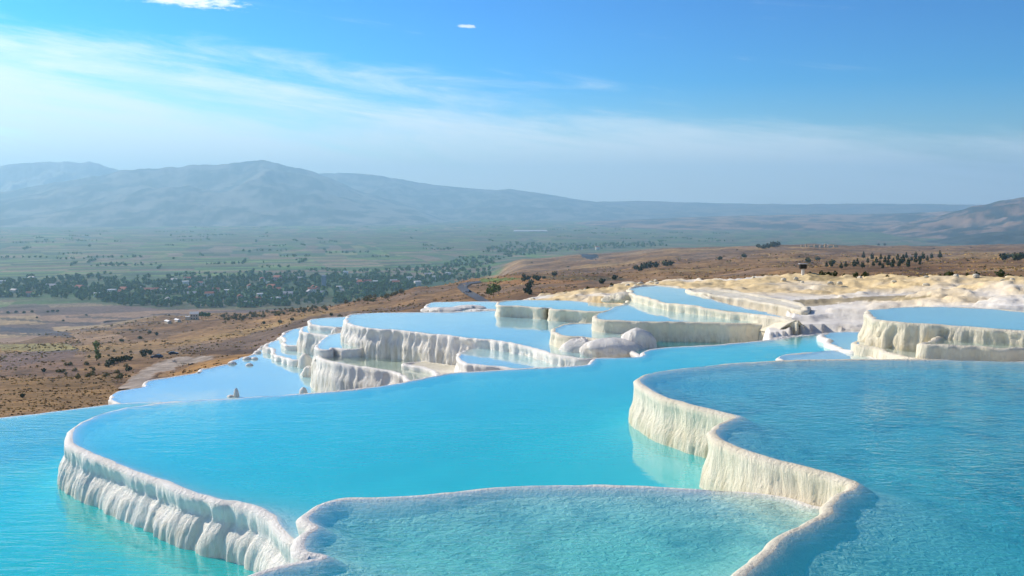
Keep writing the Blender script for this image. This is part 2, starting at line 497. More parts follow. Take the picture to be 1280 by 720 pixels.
def build_ground():
    fine = np.linspace(R(-36), R(36), 960)
    side = np.linspace(R(36), R(324), 70)[1:-1]
    az = np.concatenate([fine, side]); nu = len(az)
    rad = np.concatenate([np.exp(np.linspace(math.log(4), math.log(120), 30))[:-1],
                          np.exp(np.linspace(math.log(120), math.log(5000), 400))[:-1],
                          np.exp(np.linspace(math.log(5000), math.log(22400), 50))])
    A, RR = np.meshgrid(az, rad, indexing='ij')
    X, Y = np.sin(A) * RR, np.cos(A) * RR
    AW = np.where(A > math.pi, A - 2 * math.pi, A)
    Z = terrain_z(X, Y)
    n = nu * len(rad)
    x, y, z, r = X.ravel(), Y.ravel(), Z.ravel(), RR.ravel()
    # ---- colour of the ground itself
    c = np.zeros((n, 3))
    t = fbm(x / 45, y / 45, 21, 5)
    t2 = fbm(x / 160, y / 160, 31, 4)
    ochre = np.array([0.29, 0.17, 0.072]); brown = np.array([0.17, 0.095, 0.045]); straw = np.array([0.42, 0.28, 0.11]); grey = np.array([0.24, 0.17, 0.12])
    f = smooth(-0.35, 0.35, t)[:, None]
    hillc = brown * (1 - f) + ochre * f
    f2 = smooth(0.1, 0.5, t2)[:, None]
    hillc = hillc * (1 - 0.6 * f2) + straw * 0.6 * f2
    f3 = smooth(0.12, 0.45, fbm(x / 90 + 5, y / 60, 41, 4))[:, None]
    hillc = hillc * (1 - 0.6 * f3) + grey * 0.6 * f3
    # fields of the plain: two sizes of rotated strips with hashed crops
    pal = np.array([[0.10, 0.17, 0.045], [0.07, 0.12, 0.05], [0.22, 0.20, 0.08], [0.26, 0.17, 0.10], [0.15, 0.20, 0.05], [0.05, 0.09, 0.045], [0.20, 0.14, 0.09], [0.13, 0.14, 0.07]])
    wx = x + fbm(x / 900, y / 900, 51, 2) * 160; wy = y + fbm(x / 900, y / 900, 52, 2) * 160
    ca, sa = math.cos(0.3), math.sin(0.3)
    u = wx * ca + wy * sa; v = -wx * sa + wy * ca
    blk = hash2(np.floor(u / 700), np.floor(v / 520), 3)
    su = np.where(blk < 0.6, 180, 60); sv = np.where(blk < 0.6, 55, 170)
    h = hash2(np.floor(u / su), np.floor(v / sv), 77)
    idx = np.minimum((h * len(pal)).astype(int), len(pal) - 1)
    fc = pal[idx] * (0.8 + 0.4 * hash2(np.floor(u / su), np.floor(v / sv), 78))[:, None]
    greenish = smooth(-0.2, 0.3, fbm(x / 1500, y / 1500, 61, 3))[:, None]
    fc = fc * np.array([0.88, 1.08, 1.25])
    fc = fc * (0.55 + 0.45 * greenish) + np.array([0.085, 0.10, 0.055]) * (0.45 - 0.45 * greenish)
    # near the foot of the hill the fields are bare and tan
    tan = np.array([0.30, 0.19, 0.12]); tan2 = np.array([0.15, 0.10, 0.085]); tan3 = np.array([0.38, 0.265, 0.14])
    hh = hash2(np.floor(u / 300), np.floor(v / 75), 91)[:, None]
    tc_ = np.where(hh < 0.4, tan, np.where(hh < 0.7, tan2, tan3))
    near = (1 - smooth(1900, 2050, r))[:, None]
    pc = fc * (1 - near) + tc_ * near
    hl = smooth(-173, -150, z)[:, None]
    c = pc * (1 - hl) + hillc * hl
    # named regions of bare earth, crops and paths seen on the slope (world regions traced once)
    with np.errstate(divide='ignore', invalid='ignore'):
        PX, PY = to_px(x, y, z)
    ok = (y > 50)
    wob = fbm(x / 30, y / 30, 71, 3) * 3
    def paint(poly, col, amt=0.8, rmin=0, rmax=99999):
        s = ok & in_poly(PX + wob, PY + wob * 0.4, poly) & (r > rmin) & (r < rmax)
        c[s] = c[s] * (1 - amt) + np.array(col) * amt
    paint([(290, 424), (390, 395), (480, 385), (540, 380), (480, 392), (430, 398), (400, 415), (330, 440), (215, 437)], (0.15, 0.105, 0.08), 0.85, 100, 1500)
    paint([(0, 430), (85, 430), (100, 437), (60, 440), (0, 437)], (0.32, 0.27, 0.10), 0.9)
    paint([(0, 442), (100, 436), (92, 446), (55, 452), (0, 462)], (0.10, 0.085, 0.10), 0.8)
    paint([(0, 408), (60, 412), (90, 416), (85, 420), (0, 414)], (0.05, 0.05, 0.075), 0.85)
    paint([(90, 418), (150, 418), (160, 424), (110, 430), (95, 428)], (0.34, 0.22, 0.13), 0.8)
    paint([(-60, 374), (-60, 350), (60, 349), (110, 343), (240, 346), (330, 341), (500, 346), (560, 345), (600, 344), (615, 349), (540, 358), (500, 366), (430, 384), (300, 388), (200, 386), (90, 377)], (0.045, 0.10, 0.045), 0.65, 1700, 4000)
    for a_, b_ in (((80, 394.5), (165, 397.5)), ((48, 401), (118, 404)), ((0, 397), (52, 400.5)), ((0, 391), (70, 389)), ((100, 410), (190, 412)), ((0, 416), (90, 419)), ((190, 392), (225, 391)), ((0, 384), (60, 381))):
        paint([a_, b_, (b_[0], b_[1] + 2.2), (a_[0], a_[1] + 2.2)], (0.07, 0.055, 0.055), 0.8)
    paint([(0, 440), (112, 440), (95, 470), (0, 472)], (0.20, 0.125, 0.095), 0.6)
    paint([(0, 474), (60, 474), (140, 468), (150, 500), (0, 518)], (0.25, 0.145, 0.045), 0.6)
    paint([(200, 476), (240, 456), (300, 444), (345, 443), (300, 456), (230, 472)], (0.38, 0.20, 0.055), 0.75)
    paint([(222, 438), (330, 436), (420, 424), (335, 443), (230, 443)], (0.085, 0.05, 0.035), 0.8)
    paint([(100, 432), (190, 424), (300, 402), (390, 392), (300, 412), (200, 434)], (0.34, 0.20, 0.085), 0.6)
    paint([(620, 344), (560, 350), (620, 356), (720, 354), (760, 348), (700, 344)], (0.33, 0.16, 0.05), 0.7)
    paint([(650, 345), (740, 345), (790, 349), (750, 351), (690, 349)], (0.06, 0.075, 0.04), 0.6)
    paint([(725, 317), (728, 322), (738, 324), (748, 322), (747, 318)], (0.02, 0.05, 0.09), 0.95)
    paint([(600, 348), (640, 347), (660, 349), (630, 352), (600, 353)], (0.12, 0.22, 0.04), 0.8)
    verts = np.stack([x, y, z], -1)
    q = grid_quads(nu, len(rad), wrap_u=True)
    me = mesh_np('ground', verts, q[:, ::-1], M_GROUND, c)
    obj('ground', me, kind='structure', label='dry ochre hillside running down to the hazy farmed plain')


build_ground()


# ------------------------------------------------------------------ mountain ranges
def mountain(name, label, prof, dist, front, back, seed, dark, light, rough=0.19, nu=520, nv=80, lift=0.0):
    p = np.array(prof, float)
    px = np.linspace(p[0, 0], p[-1, 0], nu)
    # smooth ridge line with a little real relief of its own
    py = np.interp(px, p[:, 0], p[:, 1])
    kk = np.exp(-0.5 * (np.arange(-6, 7) / 2.0) ** 2); kk /= kk.sum()
    py = np.convolve(np.pad(py, 6, mode='edge'), kk, 'valid')
    x, y, z = ray(px, py)
    top = z * dist
    top = top + fbm(px / 14.0, px * 0, seed, 4) * (top - PLAIN) * 0.035
    v = np.linspace(-1, 1, nv)
    rr = np.where(v < 0, dist + v * front, dist + v * back)
    X = x[:, None] * rr[None, :]; Y = y[:, None] * rr[None, :]
    shape = np.where(v < 0, (1 + v) ** 1.25, (1 - v) ** 1.0)[None, :]
    hgt = (top - PLAIN)[:, None]
    edge = smooth(0, 0.06, np.linspace(0, 1, nu)) * smooth(0, 0.06, np.linspace(1, 0, nu))
    sc = front / 4.0
    rid = 1 - np.abs(fbm(X / sc, Y / (sc * 1.6), seed + 5, 5, 0.55)) * 2.2
    env = (shape * (1 - shape) * 4)
    Z = PLAIN - 20 + hgt * shape * edge[:, None] + hgt * rough * env * (rid - 0.35) * edge[:, None] + 20 * shape
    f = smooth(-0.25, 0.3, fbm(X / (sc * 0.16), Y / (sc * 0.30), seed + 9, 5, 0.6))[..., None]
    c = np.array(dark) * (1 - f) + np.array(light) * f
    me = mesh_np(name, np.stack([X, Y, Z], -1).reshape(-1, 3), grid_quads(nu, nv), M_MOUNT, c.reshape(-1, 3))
    obj(name, me, kind='structure', label=label)


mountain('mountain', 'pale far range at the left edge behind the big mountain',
         [(-500, 222), (-200, 212), (0, 206), (60, 200), (110, 202), (150, 212), (210, 228), (300, 250)], 18800, 3000, 2300, 11, (0.26, 0.28, 0.28), (0.42, 0.42, 0.40))  # haze put into the rock colour: paler and flatter than the nearer ranges
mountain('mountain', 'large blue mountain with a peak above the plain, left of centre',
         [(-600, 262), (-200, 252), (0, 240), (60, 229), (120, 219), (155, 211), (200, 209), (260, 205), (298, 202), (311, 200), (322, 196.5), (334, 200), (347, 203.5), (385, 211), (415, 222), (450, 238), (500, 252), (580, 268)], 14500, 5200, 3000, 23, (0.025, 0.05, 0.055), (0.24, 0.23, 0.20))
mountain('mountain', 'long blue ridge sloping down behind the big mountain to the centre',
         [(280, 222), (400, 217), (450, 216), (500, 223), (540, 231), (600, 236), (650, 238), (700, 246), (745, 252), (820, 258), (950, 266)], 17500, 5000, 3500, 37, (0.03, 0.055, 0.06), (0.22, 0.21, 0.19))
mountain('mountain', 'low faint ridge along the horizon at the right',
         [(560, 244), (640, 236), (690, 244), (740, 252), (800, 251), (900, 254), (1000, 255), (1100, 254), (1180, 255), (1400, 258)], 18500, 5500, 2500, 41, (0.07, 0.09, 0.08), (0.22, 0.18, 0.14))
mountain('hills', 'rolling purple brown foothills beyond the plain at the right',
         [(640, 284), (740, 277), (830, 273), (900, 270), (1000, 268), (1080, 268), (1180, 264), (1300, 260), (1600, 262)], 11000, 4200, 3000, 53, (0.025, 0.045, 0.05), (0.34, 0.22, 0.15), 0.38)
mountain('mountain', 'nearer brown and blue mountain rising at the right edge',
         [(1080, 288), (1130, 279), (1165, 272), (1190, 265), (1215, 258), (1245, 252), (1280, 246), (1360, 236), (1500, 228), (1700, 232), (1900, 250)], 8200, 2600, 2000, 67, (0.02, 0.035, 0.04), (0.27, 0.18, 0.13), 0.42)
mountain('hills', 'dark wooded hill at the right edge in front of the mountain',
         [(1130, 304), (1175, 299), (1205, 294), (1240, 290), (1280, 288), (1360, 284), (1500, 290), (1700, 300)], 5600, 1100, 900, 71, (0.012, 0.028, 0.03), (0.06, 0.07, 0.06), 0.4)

# ------------------------------------------------------------------ terrace pools
# h: metres the water lies below the camera; pts: rim in photo pixels, unprojected onto that level plane
POOLS = []


def pool(name, h, pts, label, wall=1.6, depth=0.55, w=0.9, water=None, bed=None, trav=None, step=0.12, flute=0.06, cell=0.2, ledge=0.0, lean=0.12, crest=0.025, scallop=0.06, dry=False, stain=1.0):
    POOLS.append(dict(name=name, h=h, px=np.array(pts, float), label=label, wall=wall, depth=depth, w=w, water=water or M_WATER_FAR, bed=bed or M_FLOOR,
                      trav=trav or M_TRAV, step=step, flute=flute, cell=cell, ledge=ledge, lean=lean, crest=crest, scallop=scallop, dry=dry, stain=stain))


pool('R', 3.0, [(2300, 470), (1700, 456), (1400, 452), (1280, 452), (1150, 450), (1050, 450), (960, 452), (900, 456), (845, 462), (812, 468), (801, 474), (803, 481), (818, 490),
                (850, 502), (885, 511), (912, 517), (926, 520), (915, 524), (899, 531), (892, 539), (900, 550), (930, 562), (975, 575), (1015, 586), (1050, 596), (1072, 603), (1064, 611),
                (1048, 619), (1039, 629), (1034, 642), (1018, 653), (992, 667), (962, 689), (932, 716), (900, 760), (880, 900), (1300, 1150), (2600, 900)],
     'large rippled blue pool filling the right foreground behind a cream wavy wall', wall=1.5, depth=0.52, w=1.0, water=M_WATER_BLUE, bed=M_FLOOR_DARK, trav=M_TRAV_WARM,
     step=0.03, flute=0.04, cell=0.12, lean=0.10, crest=0.012, stain=1.0, scallop=0.03)
pool('F', 3.36, [(1090, 640), (1020, 634), (985, 623), (940, 617), (880, 613), (820, 610), (750, 608), (690, 608), (640, 610), (590, 614), (530, 619), (470, 622), (430, 624), (404, 630), (389, 640),
                 (385, 651), (394, 660), (380, 671), (374, 682), (379, 691), (404, 696), (372, 703), (335, 712), (305, 724), (270, 750), (230, 830), (900, 1100), (1100, 760)],
     'shallow turquoise pool at the bottom edge in front of the main pool', wall=1.2, depth=0.42, w=0.70, water=M_WATER_AQUA, bed=M_FLOOR_DARK, step=0.05, flute=0.03, cell=0.12, lean=0.16, crest=0.016, scallop=0.03)
pool('M', 3.7, [(160, 510), (120, 521), (100, 531), (90, 542), (88, 551), (97, 560), (125, 572), (165, 586), (200, 599), (240, 613), (280, 625), (312, 632), (332, 641), (346, 653), (356, 664), (376, 673), (420, 690),
                (700, 680), (1000, 640), (1090, 600), (1010, 500), (1150, 465), (1150, 435), (1080, 424), (1040, 417), (1000, 420), (962, 425), (935, 428), (905, 431), (870, 433), (830, 435), (808, 439), (801, 446), (770, 447.5),
                (745, 448), (738, 455), (715, 458), (680, 460), (640, 462), (600, 464.5), (565, 467), (535, 472), (500, 479), (460, 485), (400, 491), (300, 498), (215, 503)],
     'wide main turquoise pool in the centre with a tall dripping wall at its left', wall=1.7, depth=0.75, w=1.6, water=M_WATER_MAIN, step=0.03, flute=0.06, cell=0.15, ledge=0.055, lean=0.10, crest=0.014, scallop=0.035)
pool('L', 4.36, [(-1300, 640), (-500, 560), (-150, 536), (0, 523), (60, 516), (140, 506), (200, 503), (300, 512), (360, 560), (420, 660), (520, 800), (300, 1200), (-900, 1200)],
     'lowest turquoise pool at the left edge below the dripping wall', wall=2.5, depth=0.95, w=0.5, water=M_WATER_LOW, step=0.1, cell=0.15, crest=0.0)
pool('N', 3.64, [(1000, 442), (985, 443.5), (976, 446), (981, 451), (1010, 458), (1090, 459), (1080, 443), (1045, 438)],
     'tiny dim pool with a pointed white lip behind the large right pool', wall=0.7, depth=0.2, w=0.4, step=0.06, cell=0.1, flute=0.02)
pool('H2', 3.6, [(1048, 415), (1036, 416), (1026, 419), (1034, 424), (1040, 431), (1055, 436), (1072, 440), (1110, 436), (1105, 420), (1080, 415)],
     'small pool behind the low white dam left of the round right pool', wall=0.9, depth=0.3, w=0.4, step=0.06, cell=0.1, flute=0.02, crest=0.07, lean=0.2)
pool('H', 3.42, [(1085, 426), (1073, 428), (1078, 433), (1092, 435), (1112, 441), (1140, 450), (1180, 458), (1300, 458), (1300, 420), (1120, 412)],
     'shallow sandy pool at the foot of the round right pool', wall=1.0, depth=0.14, w=0.5, water=M_WATER_GREY, bed=M_FLOOR_TAN, trav=M_TRAV_WARM, step=0.06, cell=0.1, flute=0.03, crest=0.05, lean=0.22)
pool('I', 3.1, [(1165, 427), (1156, 429), (1158, 432), (1180, 433), (1215, 434), (1250, 435), (1290, 435), (1420, 440), (1420, 415), (1190, 418)],
     'narrow pool behind the low rounded rim at the right edge', wall=1.0, depth=0.25, w=0.4, water=M_WATER_GREY, bed=M_FLOOR_TAN, trav=M_TRAV_WARM, step=0.06, cell=0.1, flute=0.05, lean=0.22, crest=0.06)
pool('G', 2.8, [(1140, 384), (1105, 386), (1090, 388), (1086, 391.5), (1091, 397), (1104, 401), (1122, 403), (1150, 404.5), (1190, 407), (1235, 410), (1280, 413), (1400, 420), (1700, 425), (1700, 400), (1400, 394), (1290, 391),
                (1240, 386.5), (1190, 384)],
     'round raised pool with a fluted cream wall at the right edge', wall=1.5, depth=0.6, trav=M_TRAV_WARM, water=M_WATER_FAR, step=0.05, flute=0.12, cell=0.15)
pool('B5', 3.35, [(797, 358), (789, 361), (792, 366), (806, 372), (826, 377), (852, 381), (880, 384.5), (910, 388), (940, 392), (965, 396), (988, 400), (998, 402), (985, 397.5), (945, 388), (908, 380), (880, 371), (868, 364), (850, 360), (820, 357)],
     'long thin pool with a cream rim at the back below the yellow ridge', wall=1.0, depth=0.22, w=0.7, trav=M_TRAV_WARM, bed=M_FLOOR_TAN, water=M_WATER_FAR, step=0.08, flute=0.05, crest=0.05)
pool('B6', 3.28, [(863, 361), (866, 364), (890, 368), (920, 372), (950, 376.5), (985, 383), (1005, 388), (1000, 380), (960, 371), (905, 363)],
     'dry shallow basin with a thin yellowish rim behind the back pool', wall=0.8, depth=0.10, w=0.5, trav=M_TRAV_WARM, bed=M_FLOOR_TAN, step=0.1, flute=0.04, crest=0.05, dry=True)
pool('B4', 3.6, [(757, 389), (748, 392), (746, 396), (753, 399), (772, 400.5), (795, 401.5), (830, 402), (870, 402.5), (910, 403.5), (945, 404), (962, 404.5), (972, 401), (962, 396.5), (920, 386), (860, 376), (815, 366), (795, 366), (782, 371), (785, 378), (766, 385)],
     'pale pool above the long shaded beige wall in the middle distance', wall=1.7, depth=0.5, trav=M_TRAV_WARM, step=0.07, flute=0.05)
pool('J', 4.2, [(803, 446), (830, 439), (870, 436), (920, 433), (952, 427), (957, 412), (930, 408), (800, 415)],
     'dark narrow pool in the shade below the long beige wall', wall=0.8, depth=0.8, w=0.4, water=M_WATER_BLUE, bed=M_FLOOR_DARK, step=0.12)
pool('B3', 4.0, [(706, 405.5), (697, 409), (695, 413), (699, 417), (710, 419.5), (728, 421), (745, 423), (765, 426), (775, 412), (752, 404.5), (730, 404)],
     'small round pool beside the corner of the long beige wall', wall=1.2, depth=0.35, trav=M_TRAV_WARM, step=0.06, flute=0.05, cell=0.12)
pool('B2', 3.95, [(645, 375.5), (630, 377), (624, 379), (626, 381.5), (640, 382), (660, 383), (678, 384.5), (683, 383), (689, 383.5), (692, 386), (715, 387.5), (748, 389.5), (775, 389), (775, 381), (745, 379), (710, 376)],
     'pale pool with a white wall notched by a dark gap near the centre', wall=1.0, depth=0.4, trav=M_TRAV_WARM, step=0.08, flute=0.06)
pool('B1', 4.4, [(470, 391.5), (442, 393), (433, 396.5), (432, 400), (437, 404), (450, 408), (470, 410.5), (500, 412.5), (530, 416), (560, 419.5), (588, 422.5), (603, 424), (612, 424.5), (628, 427), (650, 431), (675, 437), (692, 443), (735, 448), (765, 430), (765, 402),
                (700, 390), (640, 388), (560, 390.5)],
     'big pale pool on a tall beige drip wall left of the centre', wall=2.0, depth=0.55, step=0.05, flute=0.10, cell=0.2)
pool('B0', 4.6, [(560, 377.5), (542, 378), (536, 379.5), (534, 382), (540, 386), (560, 389), (600, 391), (640, 391), (640, 379), (600, 377)],
     'far pale pool with low white lumps behind the big centre pool', wall=1.5, depth=0.3, step=0.12, flute=0.06)
pool('E', 4.7, [(612, 431), (594, 434.5), (581, 440), (574, 446), (577, 451.5), (592, 455.5), (618, 458), (650, 461), (700, 466), (750, 462), (750, 440), (690, 430)],
     'small pool with a bright white lip between the centre pools', wall=1.6, depth=0.4, step=0.06, flute=0.03, cell=0.12)
pool('C2', 5.15, [(420, 417), (408, 421), (403, 426), (399, 431), (402, 436), (410, 437), (415, 434), (430, 436), (450, 436), (450, 416)],
     'small high basin tucked against the left end of the tall beige wall', wall=1.5, depth=0.3, w=0.4, step=0.07, flute=0.06, cell=0.12)
pool('C', 5.42, [(408, 436), (399, 440), (397, 445), (405, 450), (422, 454), (445, 457), (468, 460.5), (488, 463.5), (503, 469), (520, 478), (600, 485), (610, 450), (520, 430), (440, 420)],
     'greenish shallow pool below the tall beige wall', wall=2.2, depth=0.28, w=0.5, water=M_WATER_GREY, bed=M_FLOOR_TAN, step=0.07, flute=0.055, cell=0.15)
pool('C3', 5.32, [(508, 455), (512, 457), (530, 460), (545, 465), (552, 472), (610, 476), (610, 455), (560, 448)],
     'dry cream flat at the foot of the tall beige wall', wall=0.7, depth=0.06, bed=M_FLOOR_TAN, step=0.1, flute=0.03, dry=True, crest=0.05)
pool('P5', 5.3, [(405, 397.5), (392, 399), (387, 402), (390, 405), (402, 407), (430, 409), (450, 405), (450, 396)],
     'upper left shelf pool with a white lip below the brown slope', wall=1.4, depth=0.3, step=0.1, flute=0.06)
pool('P4', 5.5, [(392, 406), (379, 409), (376, 412), (379, 415), (390, 416.5), (405, 418.5), (418, 420), (440, 420), (445, 404), (415, 402)],
     'shelf pool on the white pillar wall at the left', wall=2.3, depth=0.4, step=0.08, flute=0.09)
pool('P3', 6.2, [(372, 411), (361, 414), (356, 418), (355, 424), (358, 429), (366, 432), (380, 432), (400, 428), (400, 412)],
     'little left step pool with beaded white lip, upper one', wall=1.2, depth=0.3, step=0.08, flute=0.10, crest=0.06, scallop=0.08)
pool('P2', 6.4, [(356, 421), (345, 425), (335, 429), (331, 434), (340, 437), (346, 443), (356, 448), (366, 451.5), (382, 451), (410, 446), (410, 424)],
     'left step pool behind a lumpy white dam, lower one', wall=1.2, depth=0.3, step=0.08, flute=0.10, crest=0.08, scallop=0.08)
pool('D', 6.6, [(340, 428), (330, 434), (322, 438), (318, 443), (300, 448), (290, 451), (287, 455), (265, 460), (251, 462), (246, 466), (215, 471), (192, 475), (183, 479), (180, 484), (155, 488), (144, 492), (140, 498), (146, 505), (200, 512), (420, 500), (430, 440)],
     'long pale blue terrace pool at the left above the brown slope', wall=2.6, depth=0.5, step=0.1, flute=0.08, cell=0.25, scallop=0.08, crest=0.03)


def spline(pts, step):
    """closed Catmull-Rom through the points, resampled evenly"""
    n = len(pts); res = []
    for i in range(n):
        p0, p1, p2, p3 = pts[i - 1], pts[i], pts[(i + 1) % n], pts[(i + 2) % n]
        d1, d0, d2 = [max(np.linalg.norm(b - a), 1e-6) ** 0.5 for a, b in ((p1, p2), (p0, p1), (p2, p3))]
        m1 = (p1 - p0) / d0 - (p2 - p0) / (d0 + d1) + (p2 - p1) / d1
        m2 = (p2 - p1) / d1 - (p3 - p1) / (d1 + d2) + (p3 - p2) / d2
        m1 *= d1; m2 *= d1
        t = np.linspace(0, 1, 24, endpoint=False)[:, None]
        res.append((2 * t ** 3 - 3 * t ** 2 + 1) * p1 + (t ** 3 - 2 * t ** 2 + t) * m1 + (-2 * t ** 3 + 3 * t ** 2) * p2 + (t ** 3 - t ** 2) * m2)
    r = np.concatenate(res); r = np.concatenate([r, r[:1]])
    s = np.concatenate([[0], np.cumsum(np.linalg.norm(np.diff(r, axis=0), axis=1))])
    m = max(int(s[-1] / step), 16)
    q = np.linspace(0, s[-1], m, endpoint=False)
    return np.stack([np.interp(q, s, r[:, 0]), np.interp(q, s, r[:, 1])], -1), q


def signed(P, path):
    """signed distance (inside positive) and nearest point of path for points P"""
    best = np.full(len(P), 1e18); near = np.zeros((len(P), 2))
    a = path; b = np.roll(path, -1, 0); d = b - a; dd = np.maximum((d * d).sum(1), 1e-12)
    for i0 in range(0, len(P), 4000):
        p = P[i0:i0 + 4000]
        w_ = p[:, None, :] - a[None]
        t = np.clip((w_ * d[None]).sum(2) / dd[None], 0, 1)
        q = a[None] + t[..., None] * d[None]
        e = ((p[:, None, :] - q) ** 2).sum(2)
        j = e.argmin(1); ar = np.arange(len(p))
        best[i0:i0 + 4000] = e[ar, j]; near[i0:i0 + 4000] = q[ar, j]
    ins = in_poly(P[:, 0], P[:, 1], path)
    return np.where(ins, 1, -1) * np.sqrt(best), near


def fast_signed(P, path, band=3.0):
    """signed() against a thinned path, exact inside flag"""
    st = max(1, len(path) // 260)
    return signed(P, path[::st])


for k, p in enumerate(POOLS):
    raw = at_level(p['px'][:, 0], p['px'][:, 1], p['h'])
    path, s = spline(raw, p['step'])
    area = 0.5 * np.sum(path[:, 0] * np.roll(path[:, 1], -1) - np.roll(path[:, 0], -1) * path[:, 1])
    if area < 0: path = path[::-1].copy()
    L = s[-1] + p['step']
    tg = np.roll(path, -2, 0) - np.roll(path, 2, 0); tg /= np.maximum(np.linalg.norm(tg, axis=1), 1e-9)[:, None]
    nrm = np.stack([tg[:, 1], -tg[:, 0]], -1)
    # scalloped rim
    per = np.arange(len(path)) * p['step']
    am = p['scallop']
    dsp = am * (np.abs(fbm(per / 0.55, per * 0 + k, 100 + k, 2)) * 2.2 - 0.5) + am * 1.2 * fbm(per / 2.0, per * 0, 200 + k, 2)
    path = path + nrm * dsp[:, None]
    kk = np.ones(5) / 5
    nr = np.stack([np.convolve(np.pad(nrm[:, c], 2, mode='wrap'), kk, 'valid') for c in (0, 1)], -1)
    nr /= np.maximum(np.linalg.norm(nr, axis=1), 1e-9)[:, None]
    p['path'], p['nrm'], p['per'] = path, nr, per
    p['lo'], p['hi'] = path.min(0), path.max(0)


def higher(k):
    p = POOLS[k]
    return [q for q in POOLS if q['h'] < p['h'] - 1e-6 and (q['lo'] < p['hi'] + 1).all() and (q['hi'] > p['lo'] - 1).all()]


def build_pool(k):
    p = POOLS[k]; path, nr, per = p['path'], p['nrm'], p['per']; lv = -p['h']
    root_at = path.mean(0)
    root = empty('terrace_pool', p['label'], 'pool', (root_at[0], root_at[1], lv))
    off = np.array([root_at[0], root_at[1], lv])
    hp = higher(k)
    # ---------------- wall
    n = len(path)
    H = p['wall']
    ts = np.concatenate([[0.0], np.linspace(0.05, 1.0, 26)])
    prof = [(-0.60, -0.45), (-0.36, -0.22), (-0.20, -0.105), (-0.10, -0.045), (-0.035, -0.010), (0.015, -0.002), (0.055, -0.020)]
    nin = len(prof)
    rows = []
    stain = []
    cr = p['crest'] * (0.35 + 1.0 * fbm(per / 0.8, per * 0, 300 + k, 3)) + 0.004
    irr = 0.5 + fbm(per / 3.0, per * 0 + 7, 320 + k, 3)
    for (o, z) in prof:
        rows.append(np.stack([path[:, 0] + nr[:, 0] * o, path[:, 1] + nr[:, 1] * o, np.full(n, z) + np.where(o > -0.15, cr, cr * 0.4)], -1))
        stain.append(np.zeros(n))
    for t in ts:
        d = t * H
        zz = -0.05 - d
        # drip flutes: vertical ribs, drifting sideways a little on the way down, with ledges
        drift = 0.18 * fbm(per / 1.2, np.full(n, d / 0.5), 340 + k, 2)
        rib = 1 - np.abs(fbm((per + drift) / 0.26, np.full(n, d / 1.6 + k), 360 + k, 3)) * 2.2
        rib2 = 1 - np.abs(fbm((per + drift) / 0.9, np.full(n, d / 1.1 + k), 380 + k, 3)) * 2.0
        grow = smooth(0.0, 0.18, d)
        rib3 = 1 - np.abs(fbm((per + drift * 0.6) / 0.10, np.full(n, d / 1.3 + k), 390 + k, 2)) * 2.2
        knob = np.abs(fbm(per / 0.22, np.full(n, d / 0.22), 395 + k, 3))
        fl = p['flute'] * grow * (rib * 0.60 + rib2 * 0.60 + rib3 * 0.42 + knob * 0.4 - 0.8)
        led = p['ledge'] * (smooth(0.20, 0.34, d + 0.10 * fbm(per / 0.7, per * 0, 400 + k, 3)) - 0.55 * np.exp(-((d - 0.23 - 0.05 * fbm(per / 0.5, per * 0, 410 + k, 2)) / 0.07) ** 2)) * (0.4 + 0.9 * np.clip(irr, 0, 1.3))
        o = 0.095 + p['lean'] * d ** 0.85 - 0.05 * np.sin(min(d / 0.5, 1) * math.pi) * (1 - p['ledge'] * 3) + fl + led
        rows.append(np.stack([path[:, 0] + nr[:, 0] * o, path[:, 1] + nr[:, 1] * o, np.full(n, zz) + cr * (1 - smooth(0, 0.2, d))], -1))
        stain.append(p['stain'] * smooth(0.08, 0.7, d) * np.ones(n))
    Vw = np.stack(rows, 1); nv = Vw.shape[1]
    tint = np.zeros((n, nv, 3)); tint[..., 0] = np.stack(stain, 1)
    keep = np.ones(n, bool)
    for q in hp:
        sd, _ = fast_signed(path, q['path'])
        keep &= sd < 0.06
    # wall stretches far outside the frame are left out
    quads = grid_quads(n, nv, wrap_u=True).reshape(n, nv - 1, 4)
    kq = keep | np.roll(keep, -1)
    quads = quads[kq].reshape(-1, 4)
    V = Vw.reshape(-1, 3).copy(); V[:, 2] += lv
    me = mesh_np('travertine_wall', V - off, quads[:, ::-1], p['trav'], tint.reshape(-1, 3))
    obj('travertine_wall', me, root)
    # ---------------- bed and water
    cell = p['cell']
    gx = np.arange(p['lo'][0] - cell, p['hi'][0] + 2 * cell, cell); gy = np.arange(p['lo'][1] - cell, p['hi'][1] + 2 * cell, cell)
    if len(gx) * len(gy) > 60000:
        f = math.sqrt(len(gx) * len(gy) / 60000.0)
        cell *= f
        gx = np.arange(p['lo'][0] - cell, p['hi'][0] + 2 * cell, cell); gy = np.arange(p['lo'][1] - cell, p['hi'][1] + 2 * cell, cell)
    GX, GY = np.meshgrid(gx, gy, indexing='ij')
    P = np.stack([GX.ravel(), GY.ravel()], -1)
    sd, near = fast_signed(P, path)
    inside = sd > 0
    sh = np.full(len(P), 99.0)
    P2 = P.copy()
    P2[~inside] = near[~inside]
    for q in hp:
        s2, n2 = fast_signed(P, q['path'])
        cut = s2 > 0.05
        inside &= ~cut
        P2[cut] = n2[cut] * 1.0
        sh = np.minimum(sh, np.maximum(-s2, 0))
    qd = grid_quads(len(gx), len(gy))
    use = inside[qd].any(1)
    qd = qd[use]
    lab = np.arange(len(P))
    for _ in range(400):
        mn = lab[qd].min(1); old = lab.copy()
        np.minimum.at(lab, qd.ravel(), np.repeat(mn, 4)); lab = lab[lab]
        if (lab == old).all(): break
    ql = lab[qd[:, 0]]; vals, cnt = np.unique(ql, return_counts=True)
    qd = qd[ql == vals[cnt.argmax()]]
    ids, inv = np.unique(qd, return_inverse=True); qd = inv.reshape(-1, 4)
    Q = P2[ids]; sdi = np.maximum(sd[ids], 0); shi = sh[ids]
